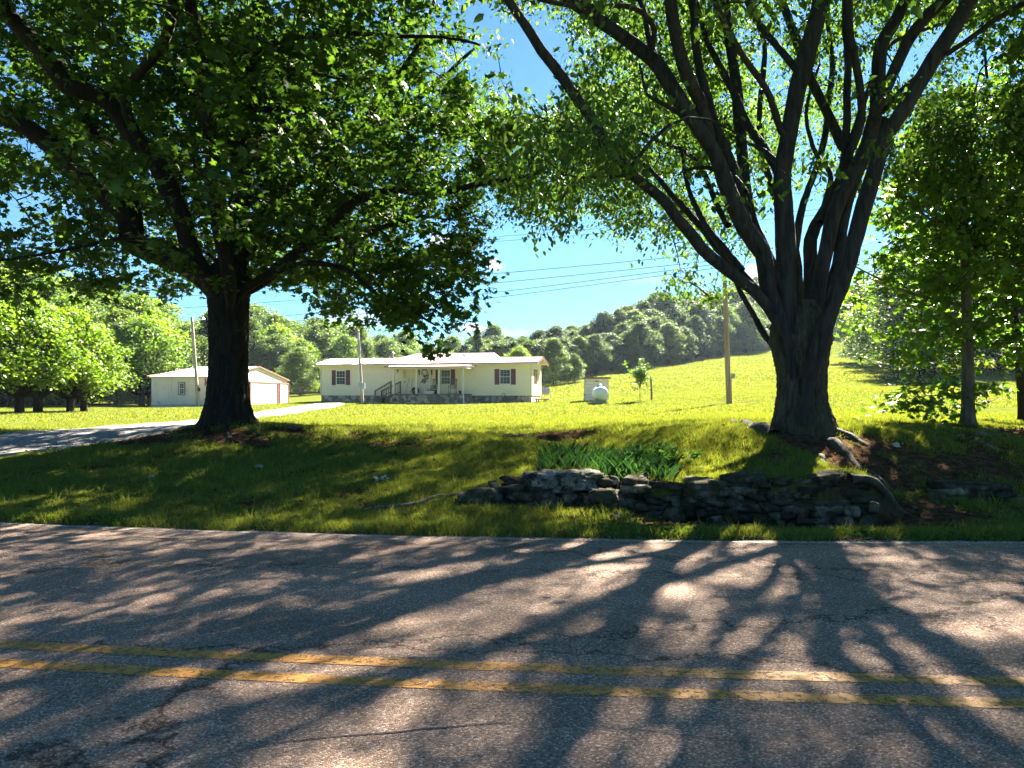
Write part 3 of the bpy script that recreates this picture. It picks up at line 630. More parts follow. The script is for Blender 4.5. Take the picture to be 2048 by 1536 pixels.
# cascading wreath on the door
t = empty('door_wreath', hw((dx0 + dx1) / 2, -.1, DZ + 1.3), HR); tag(t, 'cascading dark wreath of rings hanging on the white front door', 'wreath')
for (cx, cz, r) in ((-.02, .42, .24), (.12, .10, .15), (-.08, -.22, .13)):
    a = rng.random(150) * 6.283; rr = r + rng.normal(size=150) * .035
    P_ = np.stack([cx + rr * np.cos(a), rng.normal(size=150) * .02, cz + rr * np.sin(a)], -1); leaves('ring', P_, .075, M['leafA'], t)
t = empty('wind_chime', hw(hs(809.5, 1.0), -1.0, PZ + .06), HR); tag(t, 'thin wind chime hanging at the left of the porch', 'wind chime')
mb = MB(); mb.tube([(0, 0, 0), (0, 0, -.28)], .006, 4); mb.tube([(-.14, 0, -.28), (.14, 0, -.28)], .014, 5); 
for x in (-.1, -.03, .04, .1): mb.tube([(x, 0, -.29), (x, 0, -.75 - .2 * x)], .008, 4)
mb.tube([(0, 0, -.29), (0, 0, -1.0)], .005, 4); mb.box(-.035, .035, -.01, .01, -1.12, -1.0); mb.build('chime', M['dark'], t)
t = empty('hanging_hook', hw(hs(795.5, 1.2), -1.2, PZ + .06), HR); tag(t, 'small dark ornament hanging beside the leftmost porch post', 'ornament')
mb = MB(); mb.tube([(0, 0, 0), (0, 0, -.12)], .006, 4); mb.lathe([(.0, -.12), (.07, -.2), (.03, -.34), (0, -.36)], n=8); mb.build('ornament', M['dark'], t)
t = empty('hose_holder', hw(hs(1009), -.35, -.05), HR); tag(t, 'thin black hooped garden hose holder against the stone skirting', 'hose holder')
mb = MB(); mb.tube([(-.12, 0, 0), (-.12, 0, .65), (-.06, 0, .82), (.06, 0, .82), (.12, 0, .65), (.12, 0, .45)], .02, 6)
for k in range(3): mb.tube([(.12 + .16 * math.cos(a) , -.03 - k * .03, .35 + .16 * math.sin(a)) for a in np.linspace(0, 6.28, 14)], .014, 5)
mb.build('hose', M['dark'], t)
t = empty('end_steps', hw(LEN + .5, 1.3, -.15), HR); tag(t, 'dark plank platform at the right end of the house', 'steps')
mb = MB(); mb.box(-.42, .75, -.6, .6, .42, .5); mb.build('platform', M['rust'], t)
for x in (-.3, .3):
    for y in (-.5, .42): mb = MB(); mb.box(x, x + .08, y, y + .08, -.3, .42); mb.build('leg', M['wood_old'], t)
c = W(1086, 788, 64); t = empty('metal_sheet', (c[0], 64, gz(c[0], 64)), R(-15)); tag(t, 'grey metal sheet propped up behind the right end of the house', 'metal sheet')
mb = MB(); mb.add([(-.6, 0, .15), (.55, 0, .15), (.55, .5, .7), (-.6, .5, .95), (-.6, .03, .15), (.55, .03, .15), (.55, .53, .7), (-.6, .53, .95)], [(0, 1, 2, 3), (7, 6, 5, 4), (0, 4, 5, 1), (1, 5, 6, 2), (2, 6, 7, 3), (3, 7, 4, 0)]); mb.build('sheet', M['grey'], t); mb = MB(); mb.bar((-.5, .4, -.1), (-.5, .4, .8), .05); mb.build('leg', M['wood_old'], t); mb = MB(); mb.bar((.45, .4, -.1), (.45, .4, .6), .05); mb.build('leg', M['wood_old'], t)
# shrub at the foot of the stair
g_ = hw(hs(765, 2.1), -2.2, 0); t = empty('small_shrub', (g_.x, g_.y, gz(g_.x, g_.y))); tag(t, 'small grey green plant at the foot of the porch stair', 'plant')
leafy('foliage', (0, 0, .22), .34, 260, .07, M['leafD'], t, .7)
mb = MB(); mb.tube([(0, 0, -.05), (.02, 0, .2)], .015, 5); mb.build('stem', M['barkC'], t)
# concrete pad
g_ = hw(hs(745, 2.0), -2.4, 0); mb = MB(); zz = gz(g_.x, g_.y); mb.box(g_.x - 1.1, g_.x + .7, g_.y - .5, g_.y + .6, zz - .1, zz + .05); tag(mb.build('stepping_pad', M['concrete']), kind='structure')

# ------------------------------------------------------------------ garage
gar = empty('garage', (-23.6, 57.0, .22)); tag(gar, 'low white ribbed metal garage with wide doors in its gable end', 'garage')
GW, GL, GE, GP = 17.6, 5.35, 2.45, 3.55
def ribs(name, col_, axis_='X', sc_=4.5):
    m, nt, N, L, b = newmat(name); t = N.new('ShaderNodeTexCoord'); sp = N.new('ShaderNodeSeparateXYZ'); L.new(t.outputs['Object'], sp.inputs[0])
    ml = N.new('ShaderNodeMath'); ml.operation = 'MULTIPLY'; ml.inputs[1].default_value = sc_; L.new(sp.outputs[axis_], ml.inputs[0])
    fr = N.new('ShaderNodeMath'); fr.operation = 'FRACT'; L.new(ml.outputs[0], fr.inputs[0])
    r = ramp(N, L, fr.outputs[0], [(0, (0, 0, 0)), (.06, (1, 1, 1)), (.94, (1, 1, 1)), (1, (0, 0, 0))])
    n = node(N, 'ShaderNodeTexNoise', Scale=1.2, Detail=6); L.new(t.outputs['Object'], n.inputs['Vector'])
    c_ = ramp(N, L, n.outputs[0], [(.3, tuple(x * .86 for x in col_)), (.7, col_)]); L.new(c_.outputs[0], b.inputs['Base Color']); b.inputs['Roughness'].default_value = .45
    bp = node(N, 'ShaderNodeBump', Strength=.5, Distance=.03); L.new(r.outputs[0], bp.inputs['Height']); L.new(bp.outputs[0], b.inputs['Normal']); return m
M['steel_x'] = ribs('ribbed_steel_wall', (.80, .66, .56)); M['steel_y'] = ribs('ribbed_steel_gable', (.74, .68, .65), 'Y')
mb = MB(); k = -GL
while k < 0:                                         # real vertical ribs on the long wall
    k2 = min(k + .23, 0); mb.quad((k, 0, .22), (k + .17, 0, .22), (k + .17, 0, GE), (k, 0, GE))
    if k2 - k > .2: mb.box(k + .17, k2, -.03, .0, .22, GE)
    k = k2
mb.quad((-GL, 0, .2), (-GL, 0, GE), (-GL, GW, GE), (-GL, GW, .2)); mb.quad((-GL, GW, .2), (-GL, GW, GE), (0, GW, GE), (0, GW, .2)); mb.quad((-GL, 0, GE), (-GL, GW / 2, GP), (-GL, GW, GE))
mb.build('long_wall', M['steel_x'], gar)
mb = MB(); mb.quad((0, 0, .2), (0, GW, .2), (0, GW, GE), (0, GW / 2, GP), (0, 0, GE)); mb.build('gable_wall', M['steel_y'], gar)
mb = MB(); mb.box(-GL - .03, .03, -.04, GW + .03, -.6, .2); mb.build('foundation', M['concrete'], gar)
mb = MB(); ribbed(mb, -GL - .25, .2, -.2, GE + .02, GW / 2, GP + .06); ribbed(mb, -GL - .25, .2, GW + .2, GE + .02, GW / 2, GP + .06)
mb.build('roof', plain('white_metal_roof', (.66, .60, .58), .3, .08, metal=.2), gar)
mb = MB()
for y0_, y1_ in ((-.2, GW / 2), (GW + .2, GW / 2)): mb.bar((.215, y0_, GE + .03), (.215, y1_, GP + .07), .02, .1); mb.bar((-GL - .265, y0_, GE + .05), (-GL - .265, y1_, GP + .09), .02, .1)
mb.bar((-GL - .25, -.215, GE + .02), (.2, -.215, GE + .02), .02, .06); mb.build('roof_trim', M['rust'], gar)
def gy(px): return 23.6 * F / (CX - px) - 57.0
for (a, b_) in ((500, 553.5), (558.5, 574.5)):
    d = MB(); y0_, y1_ = gy(a), gy(b_); d.box(.003, .04, y0_, y1_, .02, 2.12)
    for z in (.55, 1.07, 1.6): d.box(.04, .046, y0_, y1_, z, z + .015)
    d.build('garage_door', plain('garage_door_white', (.74, .70, .69), .5), gar)
    f_ = MB(); f_.box(.0, .12, y0_ - .2, y0_ - .002, 0, 2.24); f_.box(.0, .12, y1_ + .002, y1_ + .2, 0, 2.24); f_.box(.0, .12, y0_ - .002, y1_ + .002, 2.125, 2.24); f_.build('door_frame', M['rust'], gar)
def gx_(px, Y=57.0): return (px - CX) / F * Y + 23.6
wx0, wx1 = gx_(359), gx_(369.5)
w = window(gar, wx0, wx1, 1.05, 1.98, -.03, nx_=2, nz_=6)
mb = MB()
for (a, b_, c_, d_) in ((wx0 - .05, wx1 + .05, .99, 1.048), (wx0 - .05, wx1 + .05, 1.982, 2.04)): mb.box(a, b_, -.09, 0, c_, d_)
mb.box(wx0 - .05, wx0 - .002, -.09, 0, 1.048, 1.982); mb.box(wx1 + .002, wx1 + .05, -.09, 0, 1.048, 1.982); mb.build('window_surround', M['dark'], gar)
mb = MB(); x = gx_(317.5); mb.box(x - .07, x + .07, -.06, -.031, .32, .52); mb.build('wall_vent', M['grey'], gar)
mb = MB(); x = gx_(411); mb.box(x - .04, x + .04, -.08, -.031, 1.75, 2.4); mb.build('hanging_bracket', M['rust'], gar)
mb = MB(); x = gx_(395.5); mb.box(x - .05, x + .05, -.08, -.031, .2, GE); mb.build('downspout', M['rust'], gar)

# ------------------------------------------------------------------ well house, tank, post, poles
g_ = G(1194, 803); g_ = Vector(((1194 - CX) / F * 44, 44, gz((1194 - CX) / F * 44, 44)))
t = empty('well_house', g_, R(-2)); tag(t, 'small whitewashed block well house with flat dark roof', 'shed')
blk = newmat('whitewashed_block'); m_, nt_, N_, L_, b_ = blk
tcx = N_.new('ShaderNodeTexCoord'); mpx = node(N_, 'ShaderNodeMapping'); mpx.inputs['Rotation'].default_value = (R(90), 0, 0); L_.new(tcx.outputs['Object'], mpx.inputs[0])
bk = N_.new('ShaderNodeTexBrick'); bk.inputs['Scale'].default_value = 1; bk.inputs['Brick Width'].default_value = .4; bk.inputs['Row Height'].default_value = .2; bk.inputs['Mortar Size'].default_value = .008
bk.inputs['Color1'].default_value = (.66, .61, .53, 1); bk.inputs['Color2'].default_value = (.56, .52, .45, 1); bk.inputs['Mortar'].default_value = (.38, .35, .30, 1)
L_.new(mpx.outputs[0], bk.inputs['Vector']); L_.new(bk.outputs[0], b_.inputs['Base Color']); b_.inputs['Roughness'].default_value = .9
mb = MB(); mb.box(-.72, .72, 0, 1.3, -.3, 1.36); mb.build('block_wall', m_, t)
mb = MB(); mb.box(-.83, .85, -.14, 1.5, 1.363, 1.45); mb.build('roof', M['rust'], t)
mb = MB(); mb.box(-.12, .12, -.02, -.003, 1.17, 1.23); mb.build('vent', M['wood_old'], t)
X_ = (1202.5 - CX) / F * 40.3; t = empty('gas_tank', (X_, 40.3, gz(X_, 40.3)), R(0)); tag(t, 'rounded white gas tank on blocks in front of the well house', 'tank')
prof = [(.0, -.0)] + [(.385 * math.sin(a), .22 - .22 * math.cos(a)) for a in np.linspace(.2, math.pi / 2, 7)]
L2 = 1.9; mbt = MB(); n = 28
rings = [(.385 * math.sin(a), .24 - .24 * math.cos(a)) for a in np.linspace(.02, math.pi / 2, 8)] + [(.385 * math.sin(a), L2 - .24 + .24 * math.cos(a)) for a in np.linspace(math.pi / 2, .02, 8)]
for (r, y) in rings:
    for i in range(n): a = 2 * math.pi * i / n; mbt.V.append((r * math.cos(a), y - .3, .58 + r * math.sin(a)))
for k in range(len(rings) - 1):
    for i in range(n): j = (i + 1) % n; mbt.F.append((k * n + i, k * n + j, (k + 1) * n + j, (k + 1) * n + i))
mbt.build('vessel', plain('tank_white', (.70, .71, .72), .35, .05), t, True)
mb = MB(); mb.lathe([(.0, 0), (.15, 0), (.16, .1), (.13, .17), (0, .19)], (-.06, .35, .93)); mb.build('valve_dome', plain('dome_grey', (.33, .38, .48), .4), t, True)
mb = MB(); mb.box(-.55, .35, .0, .25, -.08, .12); mb.build('block', M['concrete'], t)
mb = MB(); mb.box(-.25, .3, .02, .23, .122, .22); mb.build('block', M['concrete'], t)
mb = MB(); mb.box(-.3, .35, .95, 1.2, -.08, .22); mb.build('block', M['concrete'], t)
X_ = (1168 - CX) / F * 43; t = empty('water_hydrant', (X_, 43, gz(X_, 43))); tag(t, 'thin dark yard hydrant left of the well house', 'hydrant')
mb = MB(); mb.tube([(0, 0, -.1), (0, 0, .42)], .02, 6); mb.tube([(0, 0, .4), (.08, 0, .44), (.1, 0, .36)], .02, 6); mb.bar((0, 0, .45), (-.12, 0, .38), .02); mb.build('standpipe', M['dark'], t)
X_ = (1303 - CX) / F * 42; t = empty('fence_post', (X_, 42, gz(X_, 42))); tag(t, 'lone dark weathered fence post right of the young tree', 'post')
mb = MB(); mb.tube([(.01, 0, -.2), (0, 0, .6), (-.05, 0, 1.4)], [.06, .055, .05], 8); mb.build('post', M['wood_old'], t)

def pole(name, label, pxb, pyb, pxt, pyt, Y, r, mat, boxes=(), Yt=None):
    Yt = Yt or Y; b = W(pxb, pyb, Y); tp = W(pxt, pyt, Yt); t = empty(name, (b[0], Y, gz(b[0], Y))); tag(t, label, 'pole')
    d = Vector(tp) - Vector(t.location)
    n = 14; P_ = [Vector((0, 0, -.3)) + (d + Vector((0, 0, .3))) * k / n for k in range(n + 1)]
    mb = MB(); mb.tube(P_, [r * (1 - .28 * k / n) for k in range(n + 1)], 14); mb.build('shaft', mat, t, True)
    for (px, py, w_, h_, nm, mt) in boxes:
        c_ = Vector(W(px, py, Y)) - Vector(t.location); mb = MB(); mb.box(c_.x - w_ / 2, c_.x + w_ / 2, -r - .1, -r + .06, c_.z - h_ / 2, c_.z + h_ / 2); mb.box(c_.x - w_ * .3, c_.x + w_ * .3, -r - .14, -r - .1, c_.z - h_ * .3, c_.z + h_ * .15); mb.build(nm, mt, t)
    return t, d
p1_, d1 = pole('utility_pole', 'brown wooden utility pole standing in the sunlit field', 1458.5, 808, 1447, 500, 38, .15, M['pole'], [(1464, 752, .18, .26, 'meter_box', M['concrete'])])
mb = MB(); o = Vector((0, 0, 0)); top = d1
for dz in (-.15, -.55, -.75, -.95): mb = MB(); mb.tube([(top.x - .16, -.02, top.z + dz), (top.x - .28, -.02, top.z + dz)], .05, 8); mb.build('insulator', M['dark'], p1_)
mb = MB(); mb.tube([(.1, -.14, 0), (.06, -.13, 1.4)], .02, 5); mb.build('conduit', M['grey'], p1_)
p2_, d2 = pole('utility_pole', 'leaning grey service pole with meter box in front of the house', 725.5, 802, 716, 660, 51, .115, M['pole_grey'], [(726.5, 772, .3, .45, 'meter_box', M['grey']), (720.5, 769, .2, .4, 'breaker_box', M['grey'])])
mb = MB(); mb.tube([(-.2, -.1, 1.2), (-.26, -.12, 3.0), (-.1, -.1, 3.9), (-.28, -.1, 4.9)], .03, 6); mb.build('conduit', M['alu'], p2_)
p3_, d3 = pole('utility_pole', 'leaning pale pole with a yard light in front of the garage', 397.5, 815.5, 383.5, 634, 56, .14, M['pole_grey'], [(399.8, 779, .14, .3, 'switch_box', M['dark'])])
mb = MB(); mb.tube([(d3.x + .05, 0, d3.z - .5), (d3.x + .35, -.05, d3.z - .2), (d3.x + .8, -.1, d3.z - .1)], .025, 6); mb.build('lamp_arm', M['alu'], p3_)
mb = MB(); mb.lathe([(0, .1), (.1, .08), (.2, -.03), (.14, -.1), (0, -.12)], (d3.x + .9, -.12, d3.z - .12), 14); mb.build('lamp_head', M['alu'], p3_)

def wire(label, a, b, sag, r=.016, grp='overhead power lines'):
    a = Vector(a); b = Vector(b); n = 30; P_ = []
    for k in range(n + 1):
        u = k / n; q = a.lerp(b, u); q.z -= sag * 4 * u * (1 - u); P_.append(q)
    mb = MB(); mb.tube(P_, r, 4); o = mb.build('power_line', M['dark']); tag(o, label, 'power line', grp); return o
ptop = Vector(p1_.location) + d1
for k, (dz, yl, lab) in enumerate([(-.15, 603, 'uppermost of the four dark wires that meet at the field pole top'), (-.55, 629, 'second wire from the top of the four meeting at the field pole'), (-.75, 672, 'third wire from the top of the four meeting at the field pole'), (-.95, 688, 'lowest of the four wires meeting at the field pole')]):
    wire(lab, ptop + Vector((-.3, 0, dz)), W(60, yl, 72), .5)
wire('thin wire high in the sky, upper of the close pair above the field', W(1700, 413, 60), W(300, 518, 95), .4); wire('thin wire high in the sky, lower of the close pair above the field', W(1700, 424, 60), W(300, 526, 95), .4)
wire('topmost thin wire crossing the sky under the hanging leaves', W(1700, 377, 60), W(300, 478, 95), .4)
wire('service wire from the garage pole to the house pole', Vector(p3_.location) + d3 * .58, Vector(p2_.location) + d2 * .78, .35, .02)

# ------------------------------------------------------------------ trees: skeleton + twigs + leaves
def in_poly(px, py, poly):
    ins = np.zeros(px.shape, bool); j = len(poly) - 1
    for i in range(len(poly)):
        xi, yi = poly[i]; xj, yj = poly[j]
        ins ^= ((yi > py) != (yj > py)) & (px < (xj - xi) * (py - yi) / (yj - yi + 1e-9) + xi); j = i
    return ins
class Tree:
    def __init__(s, name, base, label, group=None, cat='tree'):
        s.base = np.array(base, float); s.root = empty(name, s.base); tag(s.root, label, cat, group); s.nodes = []; s.rads = []; s.V = []; s.F = []; s.nv = 0; s.tw = []
    def tube(s, P_, r, n, rough=0.0):
        V, Fq = tube_np(P_, r, n)
        if rough:
            a = np.tile(np.arange(n), len(P_)); kk = np.repeat(np.arange(len(P_)), n); V += rough * (rng.random((len(V), 1)) - .5) * r[kk][:, None]
        s.V.append(V - s.base); s.F.append(Fq + s.nv); s.nv += len(V)
    def limb(s, pts, Y0, Y1, r0, r1, ext=0.0, node_=True, wob=.04, fuse=0.0):
        Ys = np.linspace(0, 1, len(pts)) ** 1.1 * (Y1 - Y0) + Y0
        P_ = np.array([W(px, py, Y) for (px, py), Y in zip(pts, Ys)])
        if ext:
            d = P_[-1] - P_[-2]; d /= np.linalg.norm(d); q = P_[-1]
            n_ = int(ext / .9) + 1
            for k in range(n_):
                d = d + np.array([rng.normal() * .13, rng.normal() * .13, .03]); d /= np.linalg.norm(d); q = q + d * ext / n_; P_ = np.vstack([P_, q])
        P_ = spline(P_); n_ = len(P_); w_ = np.cumsum(rng.normal(size=(n_, 3)), 0); w_ = w_ - np.linspace(0, 1, n_)[:, None] * w_[-1]; P_ = P_ + w_ * wob * .12
        t_ = np.linspace(0, 1, n_); r = r0 * (1 - t_) ** .8 + r1 * (1 - (1 - t_) ** .8)
        if fuse: r = r * (.42 + .58 * sst(np.r_[0, np.cumsum(np.linalg.norm(np.diff(P_, axis=0), axis=1))] / fuse)); r = r * (1 + .06 * np.sin(np.cumsum(rng.random(n_))))
        s.tube(P_, r, 12 if r0 > .08 else 7, .09)
        if node_: s.nodes.append(P_); s.rads.append(r)
        return P_
    def grow(s, C, mat_r=.035):
        """join every spray centre to the nearest wood with a thin curved twig"""
        N = np.vstack(s.nodes); d0 = np.array([np.min(np.sum((N - c) ** 2, 1)) for c in C]); order = np.argsort(d0)
        buf = np.zeros((len(N) + len(C) * 8, 3)); buf[:len(N)] = N; m = len(N)
        for i in order:
            c = C[i]; dd_ = np.sum((buf[:m] - c) ** 2, 1); j = int(np.argmin(dd_)); d = math.sqrt(dd_[j]); a = buf[j]
            if d < .05: continue
            k = max(2, min(7, int(d / .3) + 1)); t_ = np.linspace(0, 1, k + 1)[:, None]
            mid = rng.normal(size=3) * d * .12; mid[2] += d * .1
            P_ = a + (c - a) * t_ + mid * np.sin(t_ * np.pi)
            r = np.linspace(min(mat_r, .007 + .011 * d), .004, k + 1); V, Fq = tube_np(P_, r, 4)
            s.V.append(V - s.base); s.F.append(Fq + s.nv); s.nv += len(V)
            buf[m:m + k] = P_[1:]; m += k
            s.tw.append(P_)
    def finish_wood(s, mat, name='branches'):
        uniform_faces(name, np.vstack(s.V), np.vstack(s.F), mat, s.root, True)
    def foliage(s, C, per, rad, size, mat, tpl, name='crown', **kw):
        n = len(C); k = rng.poisson(per, n); idx_ = np.repeat(np.arange(n), k); m = len(idx_)
        # small side shoots give each spray its own uneven outline
        sh = rng.normal(size=(n, 5, 3)) * np.array([rad * .62, rad * .62, rad * .34]); sh[:, :, 2] -= rad * .12
        pick = rng.integers(0, 5, m); u = rng.random((m, 1)) ** .6
        P_ = C[idx_] + sh[idx_, pick] * u + rng.normal(size=(m, 3)) * rad * np.array([.2, .2, .14])
        return leaves(name, P_ - s.base, size, mat, s.root, tpl, **kw)

def trunk_mesh(name, prof, Y, base, mat, parent, lobes, depth_k=1.0, n=150, step=.022, seed=1, y_lo=None):
    """prof: (py, xleft, xright) pixel rows; lobes: root directions (angle, strength)"""
    prof = sorted(prof, key=lambda q: -q[0]); py = np.array([q[0] for q in prof], float); xl = np.array([q[1] for q in prof]); xr = np.array([q[2] for q in prof])
    z = CH - (py - HY) / F * Y; cx = ((xl + xr) / 2 - CX) / F * Y; rr = (xr - xl) / 2 / F * Y
    zz = np.arange(z[0], z[-1], step); c_ = np.interp(zz, z, cx); r = np.interp(zz, z, rr)
    ker = np.ones(7) / 7; r = np.convolve(np.pad(r, 3, 'edge'), ker, 'valid'); c_ = np.convolve(np.pad(c_, 3, 'edge'), ker, 'valid')
    a = np.arange(n) * 2 * np.pi / n; A_, Z_ = np.meshgrid(a, zz)
    h = (zz - zz[0])[:, None]; fl = np.exp(-h / .32)
    lob = sum(sg * np.exp(-((np.angle(np.exp(1j * (A_ - an)))) / .33) ** 2) for (an, sg) in lobes)
    Rr = r[:, None] * (1 + .0 * A_) * (1 + fl * (lob - .12) * .8)
    Rr = Rr * (1 + .05 * np.cos(3 * A_ + Z_ * 1.2 + 1) + .03 * np.cos(5 * A_ - Z_ * .9))
    bark = np.abs(vnoise(A_ * r.mean() * 3 + .25 * np.sin(Z_ * 3), Z_ * .35, 9, seed)) + .6 * np.abs(vnoise(A_ * r.mean() * 3, Z_ * .5, 22, seed + 3))
    Rr = Rr - bark * .085 + .018
    X_ = c_[:, None] + Rr * np.cos(A_); Y_ = Y + Rr * np.sin(A_) * depth_k
    V = np.stack([X_, Y_, Z_], -1).reshape(-1, 3) - np.array(base)
    m = len(zz); k = np.arange(m - 1)[:, None] * n; i = np.arange(n)[None]; j = (i + 1) % n
    return uniform_faces(name, V, np.stack([k + i, k + j, k + n + j, k + n + i], -1).reshape(-1, 4), mat, parent, True)

def sample_crown(center, radii, N, poly, holes, zmin, bias=.35, outside=.8, inner=0.0, extra=None, seed=3):
    """spray centres through the crown volume, kept where the photograph shows leaves"""
    r_ = np.random.default_rng(seed); out = []
    center = np.array(center); radii = np.array(radii)
    while len(out) < N:
        q = r_.normal(size=3); q /= np.linalg.norm(q); rad = r_.random() ** bias
        if rad < inner: continue
        p = center + q * rad * radii
        if p[1] < 1.5 or p[2] < zmin(p[0], p[1]) : continue
        px = CX + p[0] / p[1] * F; py = HY - (p[2] - CH) / p[1] * F
        if extra is not None and not extra(p, px, py, r_): continue
        if -40 < px < 2090 and -40 < py:
            if not in_poly(np.array([px]), np.array([py]), poly)[0]: continue
            k = 1.0
            for (hx, hy, hw_, hh, st) in holes:
                if ((px - hx) / hw_) ** 2 + ((py - hy) / hh) ** 2 < 1: k *= 1 - st
            if r_.random() > k: continue
        elif r_.random() > outside: continue
        out.append(p)
    return np.array(out)

# --- large dark oak on the left
YA = 14.0; bA = W(455, 862, YA)
TA = Tree('oak_tree', (bA[0], YA, gz(bA[0], YA)), 'huge dark broad crowned tree with black trunk beside the driveway')
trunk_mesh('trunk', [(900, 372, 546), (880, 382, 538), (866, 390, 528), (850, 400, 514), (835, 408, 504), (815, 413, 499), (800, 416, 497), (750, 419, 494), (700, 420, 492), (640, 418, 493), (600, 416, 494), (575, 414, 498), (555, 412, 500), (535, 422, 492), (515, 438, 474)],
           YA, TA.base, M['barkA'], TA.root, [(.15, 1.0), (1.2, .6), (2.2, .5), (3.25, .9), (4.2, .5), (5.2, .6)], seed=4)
limA = [
 ([(440, 600), (375, 537), (258, 488), (250, 436), (182, 371), (101, 295), (52, 258), (-30, 215), (-140, 150)], 14, 12.4, .20, .10, 3),
 ([(258, 488), (278, 464), (258, 375), (226, 319), (186, 258), (149, 202), (90, 120), (20, 20)], 13.7, 15.5, .11, .06, 3),
 ([(445, 600), (404, 545), (379, 496), (363, 436), (335, 375), (307, 315), (266, 278), (234, 226), (194, 190), (133, 170), (81, 101), (32, 48), (-20, -20)], 13.9, 11.6, .19, .10, 3.5),
 ([(460, 600), (480, 525), (509, 464), (529, 404), (545, 330), (560, 250), (585, 120), (600, -20)], 14, 15.8, .16, .07, 3),
 ([(455, 600), (478, 430), (480, 343), (472, 283), (484, 202), (500, 133), (509, 81), (517, 12), (520, -80)], 14, 14.6, .21, .11, 5),
 ([(500, 100), (513, 97), (565, 81), (640, 68), (700, 67), (790, 72), (900, 78), (960, 90)], 14.2, 12.8, .065, .02, 0),
 ([(470, 600), (530, 560), (609, 497), (633, 488), (661, 448), (710, 404), (750, 388), (799, 379), (851, 388), (904, 381), (956, 367), (1025, 355), (1097, 343)], 14, 12.6, .15, .018, 0),
 ([(605, 500), (621, 444), (633, 404), (661, 351), (706, 279), (760, 200), (820, 120)], 13.8, 15.5, .10, .03, 2),
 ([(600, 505), (653, 480), (702, 472), (750, 456), (811, 440), (843, 432), (900, 440)], 13.9, 14.8, .07, .015, 0),
 ([(640, 500), (678, 492), (726, 476), (762, 456)], 13.6, 12.5, .05, .015, 0),
 ([(480, 590), (600, 530), (690, 537), (726, 565), (783, 605), (823, 620), (870, 650)], 13.9, 12.4, .08, .015, 0),
 ([(700, 470), (760, 460), (803, 521), (843, 545), (890, 590)], 13.8, 15, .03, .01, 0),
 ([(484, 215), (560, 218), (613, 178), (661, 141), (740, 100)], 14.3, 16, .07, .02, 0),
 ([(500, 250), (540, 150), (600, 140), (640, 150), (700, 160)], 14.3, 12, .05, .02, 0),
 ([(300, 315), (250, 200), (330, 80), (350, -30)], 12.8, 10.5, .09, .05, 3),
 ([(240, 77), (200, 82), (140, 95), (60, 70)], 12, 13, .04, .02, 0),
 ([(430, 570), (350, 500), (250, 480), (140, 500), (20, 520)], 14, 11.8, .045, .015, 1),
 ([(455, 560), (400, 500), (300, 490), (180, 520), (60, 560)], 14.2, 17.5, .045, .015, 1),
 ([(460, 560), (520, 480), (580, 480), (640, 520), (720, 580)], 14.2, 18.5, .05, .02, 1),
 ([(460, 560), (430, 420), (420, 300), (400, 150), (380, 20)], 13.8, 11.0, .13, .07, 4),
 ([(460, 560), (520, 430), (640, 330), (760, 250), (860, 180)], 14.2, 18.0, .12, .04, 2),
]
for (pts, y0, y1, r0, r1, ext) in limA:
    f_ = pts[0][1] >= 555
    if f_: pts = [(456 + (pts[0][0] - 456) * .3, pts[0][1] + 75)] + pts
    TA.limb(pts, y0, y1, r0, r1, ext, fuse=1.0 if f_ else 0)
polyA = [(-60, -60), (-60, 610), (60, 600), (110, 585), (180, 600), (260, 575), (330, 600), (400, 575), (510, 590), (560, 625), (640, 640), (720, 650), (790, 640), (830, 690), (885, 708), (925, 690), (940, 640), (925, 600), (925, 540), (950, 480), (985, 430), (1030, 425), (1050, 350), (1010, 250), (985, 180), (975, 60), (900, -60)]
holesA = [(45, 415, 70, 38, .97), (330, 360, 28, 16, .6), (170, 290, 35, 22, .6), (380, 20, 30, 15, .5), (300, 45, 22, 14, .6), (700, 275, 26, 13, .6), (770, 30, 40, 12, .4), (460, 300, 14, 14, .6), (620, 640, 30, 18, .6), (70, 520, 60, 12, .5), (860, 480, 24, 16, .7), (815, 545, 18, 16, .5), (680, 285, 30, 16, .5), (380, 600, 60, 14, .5), (820, 470, 16, 14, .5), (640, 200, 20, 14, .5), (690, 240, 16, 12, .5), (870, 600, 20, 14, .4)]
def zminA(x, y): return 2.9 + .0 * x if x < -2.8 else 2.1
def exA(p, px, py, r):
    if py > -30 and p[1] < 13.2 and r.random() < .62: return False
    if py > -30 and px > 850 and py < 230 and r.random() < .5: return False
    if 300 < px < 620 and py > 560 and r.random() < .55: return False
    return True
CA = sample_crown((-5.6, 14.2, 7.6), (7.4, 7.2, 5.6), 2100, polyA, holesA, zminA, .42, .85, extra=exA, seed=5)
CA3 = []
_r = np.random.default_rng(91)
while len(CA3) < 46:
    px, py = _r.uniform(740, 960), _r.uniform(470, 715)
    if in_poly(np.array([px]), np.array([py]), [(740, 560), (800, 500), (960, 480), (945, 560), (935, 600), (950, 635), (930, 670), (905, 700), (875, 712), (835, 690), (800, 650), (750, 625)])[0]: CA3.append(W(px, py, 13.6 + _r.normal() * 1.3))
CA = np.vstack([CA, np.array(CA3)])
def thin(C_, zones, seed):
    r__ = np.random.default_rng(seed); px = CX + C_[:, 0] / C_[:, 1] * F; py = HY - (C_[:, 2] - CH) / C_[:, 1] * F; ok = np.ones(len(C_), bool)
    for (hx, hy, hw_, hh, st) in zones: ok &= ~((((px - hx) / hw_) ** 2 + ((py - hy) / hh) ** 2 < 1) & (r__.random(len(C_)) < st))
    return C_[ok]
OPEN = [(1080, 110, 85, 120, .97), (985, 30, 60, 70, .75), (1300, 130, 190, 150, .28), (1830, 125, 60, 70, .9), (1970, 135, 70, 40, .8), (1600, 180, 120, 160, .35)]
